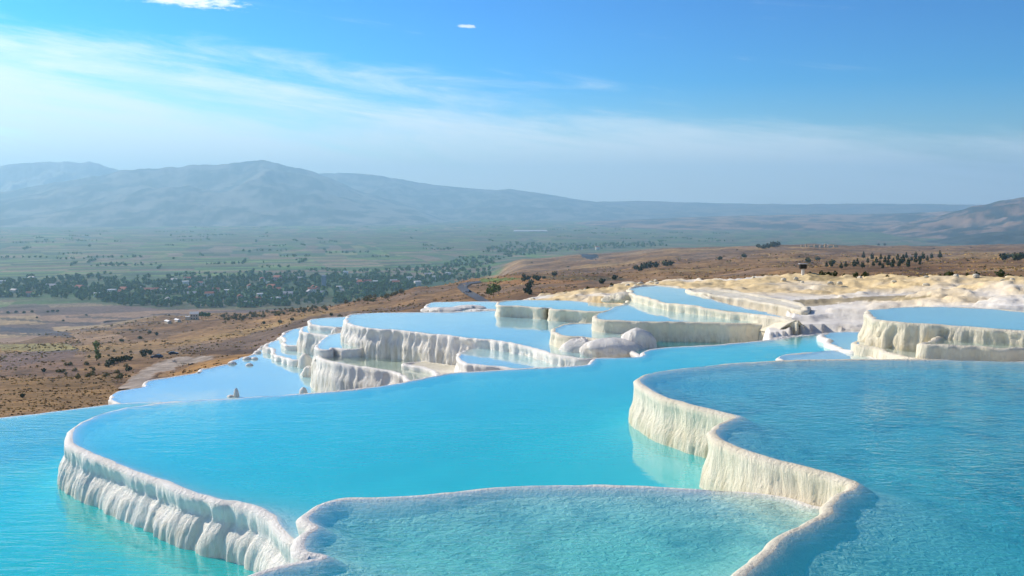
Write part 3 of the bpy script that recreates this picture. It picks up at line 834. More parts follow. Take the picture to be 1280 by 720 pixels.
    d = p['depth'] * (1 - np.exp(-sdi / p['w'])) * (0.18 + 0.82 * (1 - np.exp(-shi / 2.0)))
    d = d * (1 + 0.28 * fbm(Q[:, 0] / 1.4, Q[:, 1] / 1.4, 500 + k, 4)) + 0.02
    Vb = np.column_stack([Q, lv - d]); Vt = np.column_stack([Q, np.full(len(Q), lv)])
    obj('pool_bed', mesh_np('pool_bed', Vb - off, qd, p['bed']), root)
    if not p['dry']:
        obj('water', mesh_np('water', Vt - off, qd, p['water'], np.repeat(d[:, None], 3, 1)), root)


for k in range(len(POOLS)):
    build_pool(k)

# ------------------------------------------------------------------ travertine slope round the upper pools
CTRL = [  # photo px, py, metres below the camera
    (950, 426, 3.72), (1000, 413, 3.74), (1050, 405, 3.62), (1080, 408, 3.6), (1085, 398, 3.42), (1002, 402, 3.37), (1014, 400, 3.37), (1008, 394, 3.34), (1002, 390, 3.31), (1018, 405, 3.46), (992, 408, 3.56), (976, 412, 3.64), (985, 381, 3.27), (1005, 386, 3.27), (940, 371, 3.28), (965, 412, 3.72), (1040, 412, 3.7),
    (1000, 378, 3.40), (1000, 365, 3.42), (1000, 350, 3.40), (1000, 338, 3.50), (900, 362, 3.42), (950, 372, 3.36), (900, 342, 3.72), (850, 347, 3.9), (800, 351, 4.15), (850, 356, 3.5),
    (1060, 385, 3.25), (1100, 378, 3.05), (1100, 366, 3.15), (1100, 350, 3.25), (1100, 338, 3.30), (1180, 381, 2.83), (1180, 371, 2.80), (1200, 360, 2.72), (1200, 345, 2.8), (1200, 333, 2.95),
    (1280, 390, 2.82), (1280, 375, 2.66), (1280, 364, 2.45), (1280, 350, 2.45), (1280, 328, 2.55), (1450, 380, 2.6), (1450, 340, 2.3), (1450, 322, 2.2),
    (775, 371, 3.72), (790, 366, 3.6), (760, 372, 3.95), (740, 357, 4.30), (700, 364, 4.35), (650, 371, 4.40), (625, 376, 4.6), (720, 374, 4.0), (760, 363, 3.9), (680, 374, 4.1)]
CREST = [(590, 40), (625, 46), (700, 51), (780, 56), (850, 56), (900, 54), (1000, 53), (1100, 50), (1200, 47), (1280, 45), (1500, 43), (2000, 43)]


def slope_z(x, y):
    cp = np.array([[*at_level(a, b, h), -h] for a, b, h in CTRL])
    d2 = (x[..., None] - cp[:, 0]) ** 2 + (y[..., None] - cp[:, 1]) ** 2 + 0.3
    wgt = d2 ** -1.7
    z = (wgt * cp[:, 2]).sum(-1) / wgt.sum(-1)
    return z


def build_slope():
    px = np.linspace(585, 1900, 620); r = np.linspace(23, 78, 260)
    az = np.arctan2((px - 640) / FPX, CP)
    A, RR = np.meshgrid(az, r, indexing='ij'); PXG = np.repeat(px[:, None], len(r), 1)
    X, Y = np.sin(A) * RR, np.cos(A) * RR
    Z = slope_z(X, Y)
    c0 = np.interp(PXG, [a for a, b in CREST], [b for a, b in CREST]) + fbm(PXG / 30.0, PXG * 0, 77, 3) * 1.2
    over = np.maximum(RR - c0, 0)
    n1 = fbm(X / 1.6, Y / 1.6, 601, 5); n2 = fbm(X / 5.0, Y / 5.0, 603, 3); n3 = np.abs(fbm(X / 0.9, Y / 1.4, 605, 4))
    ridge = smooth(37, 42, RR) * (1 - smooth(0, 4, over))
    right = smooth(1000, 1250, PXG)
    ridge = np.maximum(ridge, right * smooth(31, 35, RR))
    n4 = fbm(X / 0.45, Y / 0.6, 607, 3)
    Z = Z + n1 * (0.07 + 0.09 * ridge) + n2 * 0.08 - n3 * (0.05 + 0.12 * ridge) + n4 * (0.035 + 0.06 * ridge)
    # little crusted ledges where water once ran over
    tq = (Z + 0.10 * fbm(X / 2.4, Y / 2.4, 641, 3)) / 0.13; fq = tq - np.floor(tq)
    led = (1 - ridge * 0.6)
    Z = Z + led * 0.13 * (smooth(0.55, 0.95, fq) - fq) * 0.8
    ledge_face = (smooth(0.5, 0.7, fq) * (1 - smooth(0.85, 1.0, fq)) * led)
    Z = Z - over * 0.35 - over ** 2 * 0.02
    left = np.maximum(0, 640 - PXG)
    Z = Z - left * 0.05
    # the hollow in front of the middle pools lies below every water level there
    hollow = smooth(965, 945, PXG) if False else 1 - smooth(940, 962, PXG)
    rb = np.interp(PXG, [585, 640, 750, 850, 960], [42, 41, 36, 33, 30.5])
    hollow = hollow * (1 - smooth(-1.0, 0.6, RR - rb))
    Z = Z * (1 - hollow) - 8.5 * hollow
    flat = np.stack([X.ravel(), Y.ravel()], -1)
    z = Z.ravel()
    for p in POOLS:
        m = ((flat > p['lo'] - 0.5) & (flat < p['hi'] + 0.5)).all(1)
        if not m.any(): continue
        sd, _ = fast_signed(flat[m], p['path'])
        zi = z[m]
        lowv = -p['h'] - p['depth'] * 1.4 - 0.15
        zi = np.where(sd > -0.10, np.minimum(zi, lowv), zi)
        # close outside a rim the rock stays just under the lip
        zi = np.where((sd <= -0.10) & (sd > -0.5), np.minimum(zi, -p['h'] - 0.02), zi)
        z[m] = zi
    c = np.zeros((len(z), 3))
    white = np.array([0.85, 0.82, 0.75]); grey = np.array([0.50, 0.48, 0.45]); yellow = np.array([0.76, 0.59, 0.32]); olive = np.array([0.30, 0.23, 0.10])
    f = smooth(-0.05, 0.40, fbm(X / 1.6, Y / 2.6, 611, 6, 0.62)).ravel()[:, None]
    c = white * (1 - 0.55 * f) + grey * 0.55 * f
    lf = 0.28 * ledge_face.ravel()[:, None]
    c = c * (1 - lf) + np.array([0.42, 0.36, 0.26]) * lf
    yl = (ridge * smooth(-0.45, 0.25, fbm(X / 4, Y / 4, 613, 4) + 0.25)).ravel()[:, None]
    c = c * (1 - yl) + yellow * yl
    xr, yr = X.ravel(), Y.ravel()
    ppx, ppy = to_px(xr, yr, z)
    wob = fbm(xr / 1.2, yr / 1.2, 615, 4)
    def streak(poly, amt):
        s = in_poly(ppx + wob * 14, ppy + wob * 3, poly)
        c[s] = c[s] * (1 - amt) + olive * amt
    streak([(900, 376), (1000, 374), (1160, 369), (1150, 374), (1060, 379), (1000, 384), (920, 381)], 0.75)
    streak([(1005, 336), (1060, 338), (1045, 350), (1015, 352)], 0.6)
    me = mesh_np('travertine_slope', np.stack([xr, yr, z], -1), grid_quads(len(px), len(r)), M_SLOPE, c)
    obj('travertine_slope', me, kind='structure', label='dry white and yellow travertine slope behind the upper pools')
    return


build_slope()


# ------------------------------------------------------------------ travertine mounds, knobs and stumps
def blob_mesh(name, sx, sy, sz, seed, mat, nu=40, nv=18, rib=0.12):
    """half-buried lump of flowstone with vertical ribs"""
    u = np.linspace(0, 2 * math.pi, nu, endpoint=False); v = np.linspace(0.02, 0.5 * math.pi + 0.4, nv)
    U, Vv = np.meshgrid(u, v, indexing='ij')
    rad = 1 + 0.42 * fbm(np.cos(U) * 1.3 + seed, np.sin(U) * 1.3 + Vv, seed, 3) + rib * (1 - np.abs(fbm(U * 2.6, Vv * 0.5, seed + 3, 2)) * 2 - 0.5) * smooth(0.3, 1.0, Vv)
    x = np.sin(Vv) * np.cos(U) * sx * rad; y = np.sin(Vv) * np.sin(U) * sy * rad; z = np.cos(Vv) * sz * (0.8 + 0.2 * rad)
    t = np.zeros((nu * nv, 3)); t[:, 0] = smooth(0.5, 1.5, Vv).ravel() * 0.6
    return mesh_np(name, np.stack([x, y, z], -1).reshape(-1, 3), grid_quads(nu, nv, True), mat, t)


def lump(px, py, h, sx, sy, sz, label, seed, mat=None, name='travertine_mound', cat='rock mound', group=None, rib=0.12):
    x, y = at_level(px, py, h)
    obj(name, blob_mesh(name, sx, sy, sz, seed, mat or M_TRAV, rib=rib), None, (x, y, -h), label=label, category=cat, group=group)


lump(726, 447, 4.62, 0.75, 0.5, 0.62, 'ribbed white mound below the small round pool', 5, M_TRAV)
lump(764, 440, 4.30, 0.9, 0.6, 0.42, 'low broad mound right of the ribbed white mound', 9, M_TRAV)
lump(797, 433, 4.20, 0.55, 0.5, 0.55, 'rounded pale mound leaning on the long beige wall', 14, M_TRAV)
lump(706, 447, 4.66, 0.35, 0.35, 0.35, 'small knob of flowstone left of the ribbed mound', 19, M_TRAV_WARM)
lump(295, 496, 6.6, 0.09, 0.09, 0.30, 'pointed white stump standing in the left terrace pool', 21, name='travertine_stump', cat='rock stump')
lump(288, 496, 6.6, 0.12, 0.10, 0.07, 'low white lump beside the pointed stump', 22, name='travertine_lump', cat='rock lump')
lump(379, 492, 6.6, 0.13, 0.13, 0.22, 'small white lump in the water by the fluted left wall', 23, name='travertine_lump', cat='rock lump')
lump(386, 470, 6.6, 0.34, 0.3, 0.40, 'white rounded knob at the foot of the pillar wall', 24, name='travertine_lump', cat='rock lump')
lump(381, 459, 6.6, 0.30, 0.3, 0.55, 'upper white knob below the pillar wall', 25, name='travertine_lump', cat='rock lump')
lump(420, 419, 5.35, 0.22, 0.2, 0.35, 'white spike at the edge of the pillar shelf pool', 26, name='travertine_stump', cat='rock stump')
ORD = ['one', 'two', 'three', 'four', 'five', 'six', 'seven', 'eight', 'nine', 'ten', 'eleven', 'twelve', 'thirteen']
for q, (px, py, s) in enumerate(sorted(((290, 455, .28), (312, 457, .26), (318, 449, .24), (322, 441, .28), (248, 466, .12), (309, 449, .3), (330, 435, .3), (337, 438, .34), (345, 444, .3), (352, 449, .34), (361, 452, .36), (355, 431, .28), (350, 424, .25)))):
    lump(px, py, 6.60, s * 0.62, s * 0.45, s * 0.40, 'small white flowstone bead, number %s from the left along the left pool rims' % ORD[q], 40 + q, name='travertine_lump', cat='rock lump', group='flowstone beads along the left rims')
for q, (px, py, s) in enumerate(sorted(((556, 389, .5), (570, 387, .35), (585, 386, .5), (596, 389, .3), (612, 389, .3), (545, 388, .4)))):
    lump(px, py, 4.62, s * 1.5, s, s * 0.35, 'low white lump, number %s from the left in the far centre pool' % ORD[q], 60 + q, name='travertine_lump', cat='rock lump', group='white lumps in the far centre pool')
lump(778, 374, 3.62, 0.6, 0.4, 0.28, 'bright sunlit block at the back corner of the pale middle pool', 71, M_TRAV_WARM)
lump(766, 375, 3.66, 0.4, 0.4, 0.2, 'smaller sunlit block left of the bright corner block', 72, M_TRAV_WARM)


# ------------------------------------------------------------------ plants
def crown_mesh(name, lobes, n, size, mat, seed):
    """many small leaf-clump faces spread through a set of ellipsoid lobes"""
    g = np.random.default_rng(seed)
    V = []; Q = []
    wts = np.array([l[3] * l[4] * l[5] for l in lobes]) ** 0.67; wts /= wts.sum()
    for i in range(n):
        l = lobes[g.choice(len(lobes), p=wts)]
        d = g.normal(size=3); d /= np.linalg.norm(d)
        rr = g.uniform(0.45, 1.05) ** 0.6
        c = np.array(l[:3]) + d * np.array(l[3:6]) * rr
        a = g.normal(size=3); a = a - d * a.dot(d) * 0.6; a /= np.linalg.norm(a)
        b = np.cross(a, d + g.normal(size=3) * 0.5); b /= np.linalg.norm(b) + 1e-9
        s = size * g.uniform(0.6, 1.35)
        k0 = len(V)
        for (p, q) in ((-1, -0.7), (0.8, -1), (1, 0.8), (-0.7, 1)):
            V.append(c + a * p * s + b * q * s * 0.8)
        Q.append((k0, k0 + 1, k0 + 2, k0 + 3))
    return mesh_np(name, V, Q, mat, smooth_sh=False)


def trunk_mesh(name, h, r0, r1, limbs, seed, mat=None):
    g = np.random.default_rng(seed)
    V = []; Q = []
    def tube(a, b, ra, rb, n=6):
        a, b = np.array(a, float), np.array(b, float)
        d = (b - a) / np.linalg.norm(b - a); u = np.cross(d, [0.3, 1, 0.2]); u /= np.linalg.norm(u); v = np.cross(d, u)
        k0 = len(V)
        for c, r_ in ((a, ra), ((a + b) / 2 + g.normal(size=3) * ra * 0.5, (ra + rb) / 2), (b, rb)):
            for i in range(n):
                t = 2 * math.pi * i / n
                V.append(c + (u * math.cos(t) + v * math.sin(t)) * r_)
        for ring in range(2):
            for i in range(n):
                Q.append((k0 + ring * n + i, k0 + ring * n + (i + 1) % n, k0 + (ring + 1) * n + (i + 1) % n, k0 + (ring + 1) * n + i))
    tube((0, 0, -0.4), (0, 0, h), r0, r1)
    for (z, x, y, zz) in limbs: tube((0, 0, z), (x, y, zz), r1 * 0.9, r1 * 0.4)
    return mesh_np(name, V, Q, mat or M_BARK)


def tree_proto(name, label, cat, lobes, n, size, leaf, th, tr, limbs, seed):
    root = empty(name, label, cat)
    obj('trunk', trunk_mesh('trunk', th, tr, tr * 0.6, limbs, seed), root)
    obj('crown', crown_mesh('crown', lobes, n, size, leaf, seed), root)
    return root


class Placer:
    """the first place takes the prototype itself, the rest are copies"""
    def __init__(self, proto): self.p, self.used = proto, False

    def put(self, loc, rz, sc, label=None, group=None):
        if not self.used:
            self.used = True
            r = self.p; r.location = loc; r.rotation_euler = (0, 0, rz)
            r.scale = (sc,) * 3 if not hasattr(sc, '__len__') else sc
            if label: r['label'] = label
            if group: r['group'] = group
            return r
        return copy_tree(self.p, loc, rz, sc, label, group)


broad = [Placer(tree_proto('village_tree', 'dark green broad tree among the village houses', 'tree',
                           [(0, 0, 6.5, 3.4, 3.2, 3.4), (1.8, 0.6, 5.2, 2.4, 2.3, 2.2), (-1.7, -0.8, 5.6, 2.5, 2.2, 2.3), (0.3, 1.6, 7.8, 2.0, 2.0, 1.9)], 150, 0.95, M_LEAF, 4.5, 0.32, [(3, 1.6, 0.5, 5.2), (3.2, -1.5, -0.7, 5.4)], 101)),
         Placer(tree_proto('village_tree', 'tall narrow dark tree among the village houses', 'tree',
                           [(0, 0, 8.5, 1.9, 1.8, 5.2), (0.5, 0.3, 5.5, 2.2, 2.0, 3.0), (-0.2, -0.3, 11.8, 1.2, 1.2, 2.4)], 140, 0.85, M_LEAF, 6, 0.3, [(4, 0.9, 0.2, 7)], 102)),
         Placer(tree_proto('village_tree', 'light green spreading tree among the village houses', 'tree',
                           [(0, 0, 5.5, 3.6, 3.4, 2.5), (2.2, -0.6, 4.8, 2.3, 2.4, 1.8), (-2.0, 1.0, 5.0, 2.4, 2.2, 1.9)], 140, 0.95, M_LEAF_LIGHT, 3.6, 0.3, [(2.5, 1.6, -0.4, 4.4), (2.6, -1.4, 0.7, 4.6)], 103))]
spots = []
g = np.random.default_rng(5)
def scatter(n, poly, spacing=0.0):
    p = np.array(poly, float); k = 0; t = 0
    while k < n and t < n * 60:
        t += 1
        x = g.uniform(p[:, 0].min(), p[:, 0].max()); y = g.uniform(p[:, 1].min(), p[:, 1].max())
        if in_poly(np.array([x]), np.array([y]), p)[0]:
            spots.append((x, y)); k += 1
scatter(950, [(-40, 372), (-40, 352), (60, 350), (110, 344), (170, 356), (240, 348), (330, 343), (345, 352), (345, 384), (300, 386), (200, 384), (90, 375), (45, 372)])
scatter(420, [(330, 343), (420, 346), (500, 352), (520, 360), (480, 372), (430, 380), (330, 384)])
scatter(200, [(430, 352), (500, 346), (570, 346), (610, 343), (615, 349), (540, 356), (500, 362), (440, 362)])
for i in range(20): spots.append((150 + i * 3.6 + g.normal() * 0.6, 381 + g.normal() * 0.8))


def plain_pt(px, py):
    x, y, z = (float(v) for v in ray(px, py))
    r = PLAIN / z
    return x * r, y * r, r


pts = sorted([plain_pt(px, py - 0) for px, py in spots], key=lambda t: t[2])
stuff_v, stuff_q = [], []


def add_clump(x, y, z, h, wd, n, gg):
    """a far tree as loose leaf faces, for the joined stuff"""
    for i in range(n):
        d = gg.normal(size=3); d /= np.linalg.norm(d)
        c = np.array([x, y, z + h * 0.55]) + d * np.array([wd, wd, h * 0.48]) * gg.uniform(0.4, 1.0)
        a = gg.normal(size=3); a /= np.linalg.norm(a); b = np.cross(a, d); b /= np.linalg.norm(b) + 1e-9
        s = wd * gg.uniform(0.3, 0.55)
        k0 = len(stuff_v)
        stuff_v.extend([c - a * s - b * s, c + a * s - b * s, c + a * s + b * s, c - a * s + b * s]); stuff_q.append((k0, k0 + 1, k0 + 2, k0 + 3))


chosen = set(int(v) for v in g.permutation(len(pts))[:290])
for i, (x, y, r) in enumerate(pts):
    z = float(terrain_z(x, y))
    if i in chosen:
        kk_ = int(g.choice(3, p=[0.6, 0.2, 0.2]))
        if 1750 < r < 1830: kk_ = 0
        broad[kk_].put((x, y, z - 0.2), g.uniform(0, 6.28), float(g.uniform(0.75, 1.4)), (('dark green broad tree', 'tall narrow dark tree', 'light green spreading tree')[kk_] + ' among the village houses, ' + ('far left' if x / y < -0.44 else 'left part' if x / y < -0.34 else 'middle part' if x / y < -0.25 else 'right part' if x / y < -0.13 else 'right end') + (', near edge' if r < 2050 else ', far edge' if r > 2500 else '')), 'trees of the village on the plain')
    else:
        add_clump(x, y, z, g.uniform(7, 13), g.uniform(3.0, 5.5), 34, g)

# hedges, orchards and far woods of the plain: nobody could count them
for i in range(130):
    r = float(np.exp(g.uniform(math.log(2700), math.log(9000)))); px = g.uniform(-60, 900)
    x, y, _ = (float(v) for v in ray(px, 300)); x0, y0 = x * r, y * r
    if terrain_z(x0, y0) > PLAIN + 4: continue
    a = 0.3 + (math.pi / 2 if g.random() < 0.4 else 0) + g.normal() * 0.1
    m = int(g.integers(3, 16))
    for j in range(m):
        s = j * g.uniform(9, 16)
        xx, yy = x0 + math.cos(a) * s, y0 + math.sin(a) * s
        add_clump(xx, yy, PLAIN, g.uniform(5, 11), g.uniform(3, 6), 9, g)
for poly, n in (([(600, 312), (640, 304), (720, 306), (830, 303), (835, 309), (760, 312), (700, 316), (640, 322)], 260), ([(540, 334), (590, 322), (640, 322), (600, 335)], 60),
                ([(480, 338), (560, 332), (640, 340), (560, 345)], 60), ([(-40, 352), (200, 346), (330, 338), (500, 340), (500, 352), (330, 350), (200, 356)], 120)):
    p = np.array(poly, float)
    for i in range(n):
        for t in range(20):
            px, py = g.uniform(p[:, 0].min(), p[:, 0].max()), g.uniform(p[:, 1].min(), p[:, 1].max())
            if in_poly(np.array([px]), np.array([py]), p)[0]: break
        x, y, r = plain_pt(px, py)
        if terrain_z(x, y) > PLAIN + 6: continue
        add_clump(x, y, PLAIN, g.uniform(7, 13), g.uniform(4, 7), 12, g)
obj('far_woodland', mesh_np('far_woodland', stuff_v, stuff_q, M_LEAF, smooth_sh=False), kind='stuff', label='dark hedges, orchards and woods spread over the plain')

# pines on the right-hand brown hill
pine = Placer(tree_proto('pine_tree', 'small dark pine in the rows on the brown hill at the right', 'tree',
                         [(0, 0, 3.6, 1.5, 1.5, 2.2), (0.2, 0.1, 2.4, 1.9, 1.8, 1.3), (0, 0, 5.2, 0.9, 0.9, 1.4)], 110, 0.5, M_PINE, 2.4, 0.16, [(1.6, 0.8, 0.2, 2.4)], 111))
for (a, b) in [(525, 120), (565, 125), (605, 125), (645, 125), (685, 130), (725, 120), (770, 118), (805, 125), (845, 120), (885, 118), (495, 150), (520, 165), (570, 155), (600, 155), (640, 155), (690, 158), (735, 150), (770, 140),
               (545, 140), (585, 142), (625, 140), (665, 145), (710, 140), (750, 132), (790, 135), (825, 130), (790, 150), (735, 162), (660, 162), (615, 166), (700, 148), (480, 160), (420, 168), (350, 160), (375, 158), (440, 160)]:
    px, py = 940 + a / 3.765, 290 + b / 3.765 + 2.5
    q, r = on_ground(px, py)
    pine.put(q, g.uniform(0, 6.28), float(g.uniform(0.75, 1.15) * min(r, 1400) / 900.0), 'small dark pine on the brown hill at the right, ' + ('left sparse end' if px < 1068 else 'upper row' if py < 326.5 else 'middle row' if py < 331 else 'lower row') + ' of the planting', group='pine rows on the right brown hill')


def shrub_proto(name, label, mat, seed, n=70, cat='shrub'):
    root = empty(name, label, cat)
    obj('stem', trunk_mesh('stem', 0.4, 0.06, 0.04, [(0.15, 0.35, 0.1, 0.6), (0.15, -0.3, -0.2, 0.6), (0.1, 0.05, 0.35, 0.55)], seed), root)
    obj('foliage', crown_mesh('foliage', [(0, 0, 0.55, 0.62, 0.58, 0.45), (0.35, 0.1, 0.4, 0.4, 0.4, 0.32), (-0.32, -0.2, 0.42, 0.42, 0.36, 0.34)], n, 0.17, mat, seed), root)
    return root


olive = Placer(shrub_proto('olive_bush', 'round olive bush in the bush rows on the brown slope', M_SHRUB, 121))
for poly, n in (([(275, 394), (330, 389), (380, 384), (415, 381), (412, 388), (360, 393), (300, 401), (276, 402)], 95), ([(405, 376), (440, 374), (465, 372), (470, 376), (430, 380), (412, 382)], 30),
                ([(455, 374), (490, 366), (505, 363), (502, 368), (480, 374), (460, 379)], 30)):
    p = np.array(poly, float)
    for i in range(n):
        while True:
            px, py = g.uniform(p[:, 0].min(), p[:, 0].max()), g.uniform(p[:, 1].min(), p[:, 1].max())
            if in_poly(np.array([px]), np.array([py]), p)[0]: break
        q, r = on_ground(px, py)
        if r > 1400: continue
        olive.put(q, g.uniform(0, 6.28), float(g.uniform(1.6, 3.0)), 'round olive bush on the brown slope, ' + ('in the long rows right of the farmhouse' if px < 415 and py > 380.5 else 'in the rows nearest the road bend' if px > 455 else 'in the middle patch above the left pools'), group='olive bushes in rows on the brown slope')
darkb = Placer(shrub_proto('dark_bush', 'dark bush scattered on the dry hillside', M_PINE, 131))
for px, py, s in [(655, 352, 4), (660, 350, 4), (668, 349, 4), (672, 351, 5), (664, 355, 4), (661, 361, 4), (662, 368, 3.2), (658, 366, 3), (693, 345, 5), (752, 355, 4), (768, 350, 4), (655, 347, 3.5), (680, 349, 3), (795, 337, 6), (805, 336, 8), (812, 335, 8), (820, 334, 7), (832, 333, 8),
                  (838, 332, 6), (800, 339, 5), (960, 310, 12), (966, 309, 14), (972, 308, 12), (955, 311, 10), (948, 310, 9), (1010, 328, 5), (1022, 326, 5), (1040, 331, 4), (930, 322, 6), (900, 325, 5), (1098, 307, 12), (1106, 307, 12), (1260, 323, 7), (1268, 324, 7), (1276, 323, 7), (1255, 325, 6), (1272, 326, 6),
                  (178, 443, 3), (183, 442, 3), (188, 443, 3), (180, 446, 2.4), (136, 456, 2.6), (141, 454, 2.8), (147, 453, 2.8), (153, 452, 2.8), (158, 450, 2.6), (162, 451, 2.6), (134, 459, 2.2), (161, 464, 2.2), (55, 465, 1.8), (28, 497, 1.2), (330, 405, 3), (350, 404, 3), (365, 401, 3), (425, 398, 3), (414, 395, 3),
                  (108, 395, 4), (79, 402, 4), (60, 391, 5), (66, 390, 5), (72, 390, 5), (20, 391, 5), (30, 392, 5), (10, 392, 5), (40, 391, 5), (196, 419, 3), (175, 424, 3), (152, 428, 3), (187, 417, 3), (46, 398, 4)]:
    q, r = on_ground(px, py)
    zone = 'on the bare tan fields at the left' if py < 405 and px < 120 else 'beside the gravel road at the left' if px < 250 else 'on the grey brown slope above the left pools' if px < 500 else 'on the orange hill behind the centre pools' if px < 780 else 'in the dark line at the near edge of the right hill' if px < 850 else 'on the brown hill at the right'
    darkb.put(q, g.uniform(0, 6.28), s * 0.8, 'dark bush ' + zone, group='dark bushes scattered over the dry hillside')
scr = Placer(shrub_proto('dry_scrub', 'pale dry scrub on the slope left of the gravel road', M_SHRUB, 141))
for i in range(45):
    px, py = g.uniform(60, 165), g.uniform(440, 480)
    if py > 440 + (px - 60) * 0.05 + 32 or py < 476 - (px - 20) * 0.35: continue
    q, r = on_ground(px, py)
    scr.put(q, g.uniform(0, 6.28), float(g.uniform(0.7, 1.6)), group='dry scrub left of the gravel road')
lone = tree_proto('lone_tree', 'lone slender olive green tree on the slope left of the gravel road', 'tree', [(0, 0, 7.2, 1.4, 1.4, 1.5), (0.3, 0, 4.6, 1.0, 1.0, 1.8), (0.6, 0.2, 2.2, 1.3, 1.2, 1.4)], 170, 0.42, M_LEAF_LIGHT, 6, 0.2, [(3, 0.6, 0.2, 4.4)], 151)
q, r = on_ground(121, 451); lone.location = q
cop = Placer(tree_proto('young_tree', 'thin yellow green tree beside the bend of the road', 'tree', [(0, 0, 6.2, 1.3, 1.2, 3.0), (0.7, 0, 3.6, 1.5, 1.2, 1.7), (-0.6, 0.3, 4.4, 1.1, 1.0, 1.6)], 120, 0.5, M_LEAF_LIGHT, 5, 0.15, [(3, 0.5, 0, 4.2)], 161))
for n_, (px, py, s, lab) in enumerate(((611, 373, 0.75, 'leftmost thin yellow green tree beside the bend of the road'), (617, 372, 0.95, 'tallest thin yellow green tree beside the bend of the road'), (623, 369, 0.75, 'rightmost thin yellow green tree beside the bend of the road'))):
    q, r = on_ground(px, py)
    cop.put(q, n_ * 1.7, s, lab)
ridge_b = Placer(shrub_proto('ridge_shrub', 'dark dry tuft on the crest of the yellow ridge', M_PINE, 171, 50))
for px, h, s in [(1012, 3.48, .4), (1028, 3.45, .5), (1036, 3.45, .45), (1043, 3.42, .5), (1070, 3.38, .45), (1082, 3.34, .5), (1138, 3.2, .35), (1176, 3.04, .4), (1187, 2.98, .6), (1210, 2.9, .3), (1222, 2.85, .35), (1250, 2.72, .6), (1262, 2.68, .35), (1276, 2.6, .3), (1056, 3.4, .3), (1110, 3.28, .3), (765, 4.2, .35), (735, 4.33, .3)]:
    r0 = np.interp(px, [a for a, b in CREST], [b for a, b in CREST]) - 0.6
    x, y, _ = (float(v) for v in ray(px, 335))
    sz_ = float(slope_z(np.array([x * r0]), np.array([y * r0]))[0])
    ridge_b.put((x * r0, y * r0, sz_ - 0.06), g.uniform(0, 6.28), s * 0.55, group='dark tufts along the ridge crest')

# rubble of broken travertine on the dry slope
bl = [blob_mesh('boulder', 0.16, 0.13, 0.12, 900 + i, M_TRAV_WARM, 14, 7) for i in range(4)]
for i in range(44):
    px = g.uniform(660, 1280)
    r0 = float(np.interp(px, [a for a, b in CREST], [b for a, b in CREST])) - abs(g.normal()) * 4.5
    x, y, _ = (float(v) for v in ray(px, 340)); x *= r0; y *= r0
    if any(in_poly(np.array([x]), np.array([y]), p['path'])[0] for p in POOLS): continue
    o = obj('travertine_boulder', bl[i % 4], None, (x, y, float(slope_z(np.array([x]), np.array([y]))[0]) - 0.02), label='small broken travertine boulder on the dry slope below the ridge crest', category='boulder', group='broken boulders on the dry slope')
    o.rotation_euler = (0, 0, g.uniform(0, 6.28)); o.scale = (g.uniform(0.5, 1.3), g.uniform(0.4, 1.0), g.uniform(0.35, 0.9))

# dry grass and low scrub of the brown slope
def tufts(name, label, n, cols, lo, hi, size, seed):
    gg = np.random.default_rng(seed)
    V = []; Q = []; C = []
    k_ = 0
    PXs = gg.uniform(-60, 1340, n * 3); Rs = np.exp(gg.uniform(math.log(lo), math.log(hi), n * 3))
    rx, ry, _ = ray(PXs, np.full(len(PXs), 380.0))
    X, Y = rx * Rs, ry * Rs; Z = terrain_z(X, Y)
    dens_ = fbm(X / 55, Y / 55, seed, 3) + 0.6 * fbm(X / 12, Y / 12, seed + 1, 2)
    ok = (Z > -174) & (dens_ > -0.05)
    for x, y, z, r in list(zip(X[ok], Y[ok], Z[ok], Rs[ok]))[:n]:
        s = size * r * gg.uniform(0.5, 1.5); col = cols[int(gg.integers(len(cols)))]
        for b in range(3):
            a = gg.uniform(0, math.pi); ca, sa = math.cos(a) * s, math.sin(a) * s; hh = s * gg.uniform(0.5, 1.1)
            ox, oy = gg.normal() * s * 0.5, gg.normal() * s * 0.5
            k0 = len(V)
            V.extend([(x + ox - ca, y + oy - sa, z - 0.1), (x + ox + ca, y + oy + sa, z - 0.1), (x + ox + ca * 0.7, y + oy + sa * 0.7, z + hh), (x + ox - ca * 0.7, y + oy - sa * 0.7, z + hh)])
            Q.append((k0, k0 + 1, k0 + 2, k0 + 3)); C.extend([col] * 4)
    obj(name, mesh_np(name, V, Q, M_GROUND, np.array(C), smooth_sh=False), kind='stuff', label=label)
tufts('dry_grass', 'tufts of dry straw coloured grass over the brown slopes', 14000, [(0.55, 0.37, 0.13), (0.46, 0.28, 0.09), (0.38, 0.22, 0.07), (0.60, 0.44, 0.18)], 110, 1500, 0.0008, 801)
tufts('low_scrub', 'low dark scrub dotted over the brown slopes', 380, [(0.10, 0.075, 0.03), (0.14, 0.09, 0.045), (0.08, 0.08, 0.03)], 110, 2600, 0.0009, 811)

# ------------------------------------------------------------------ roads


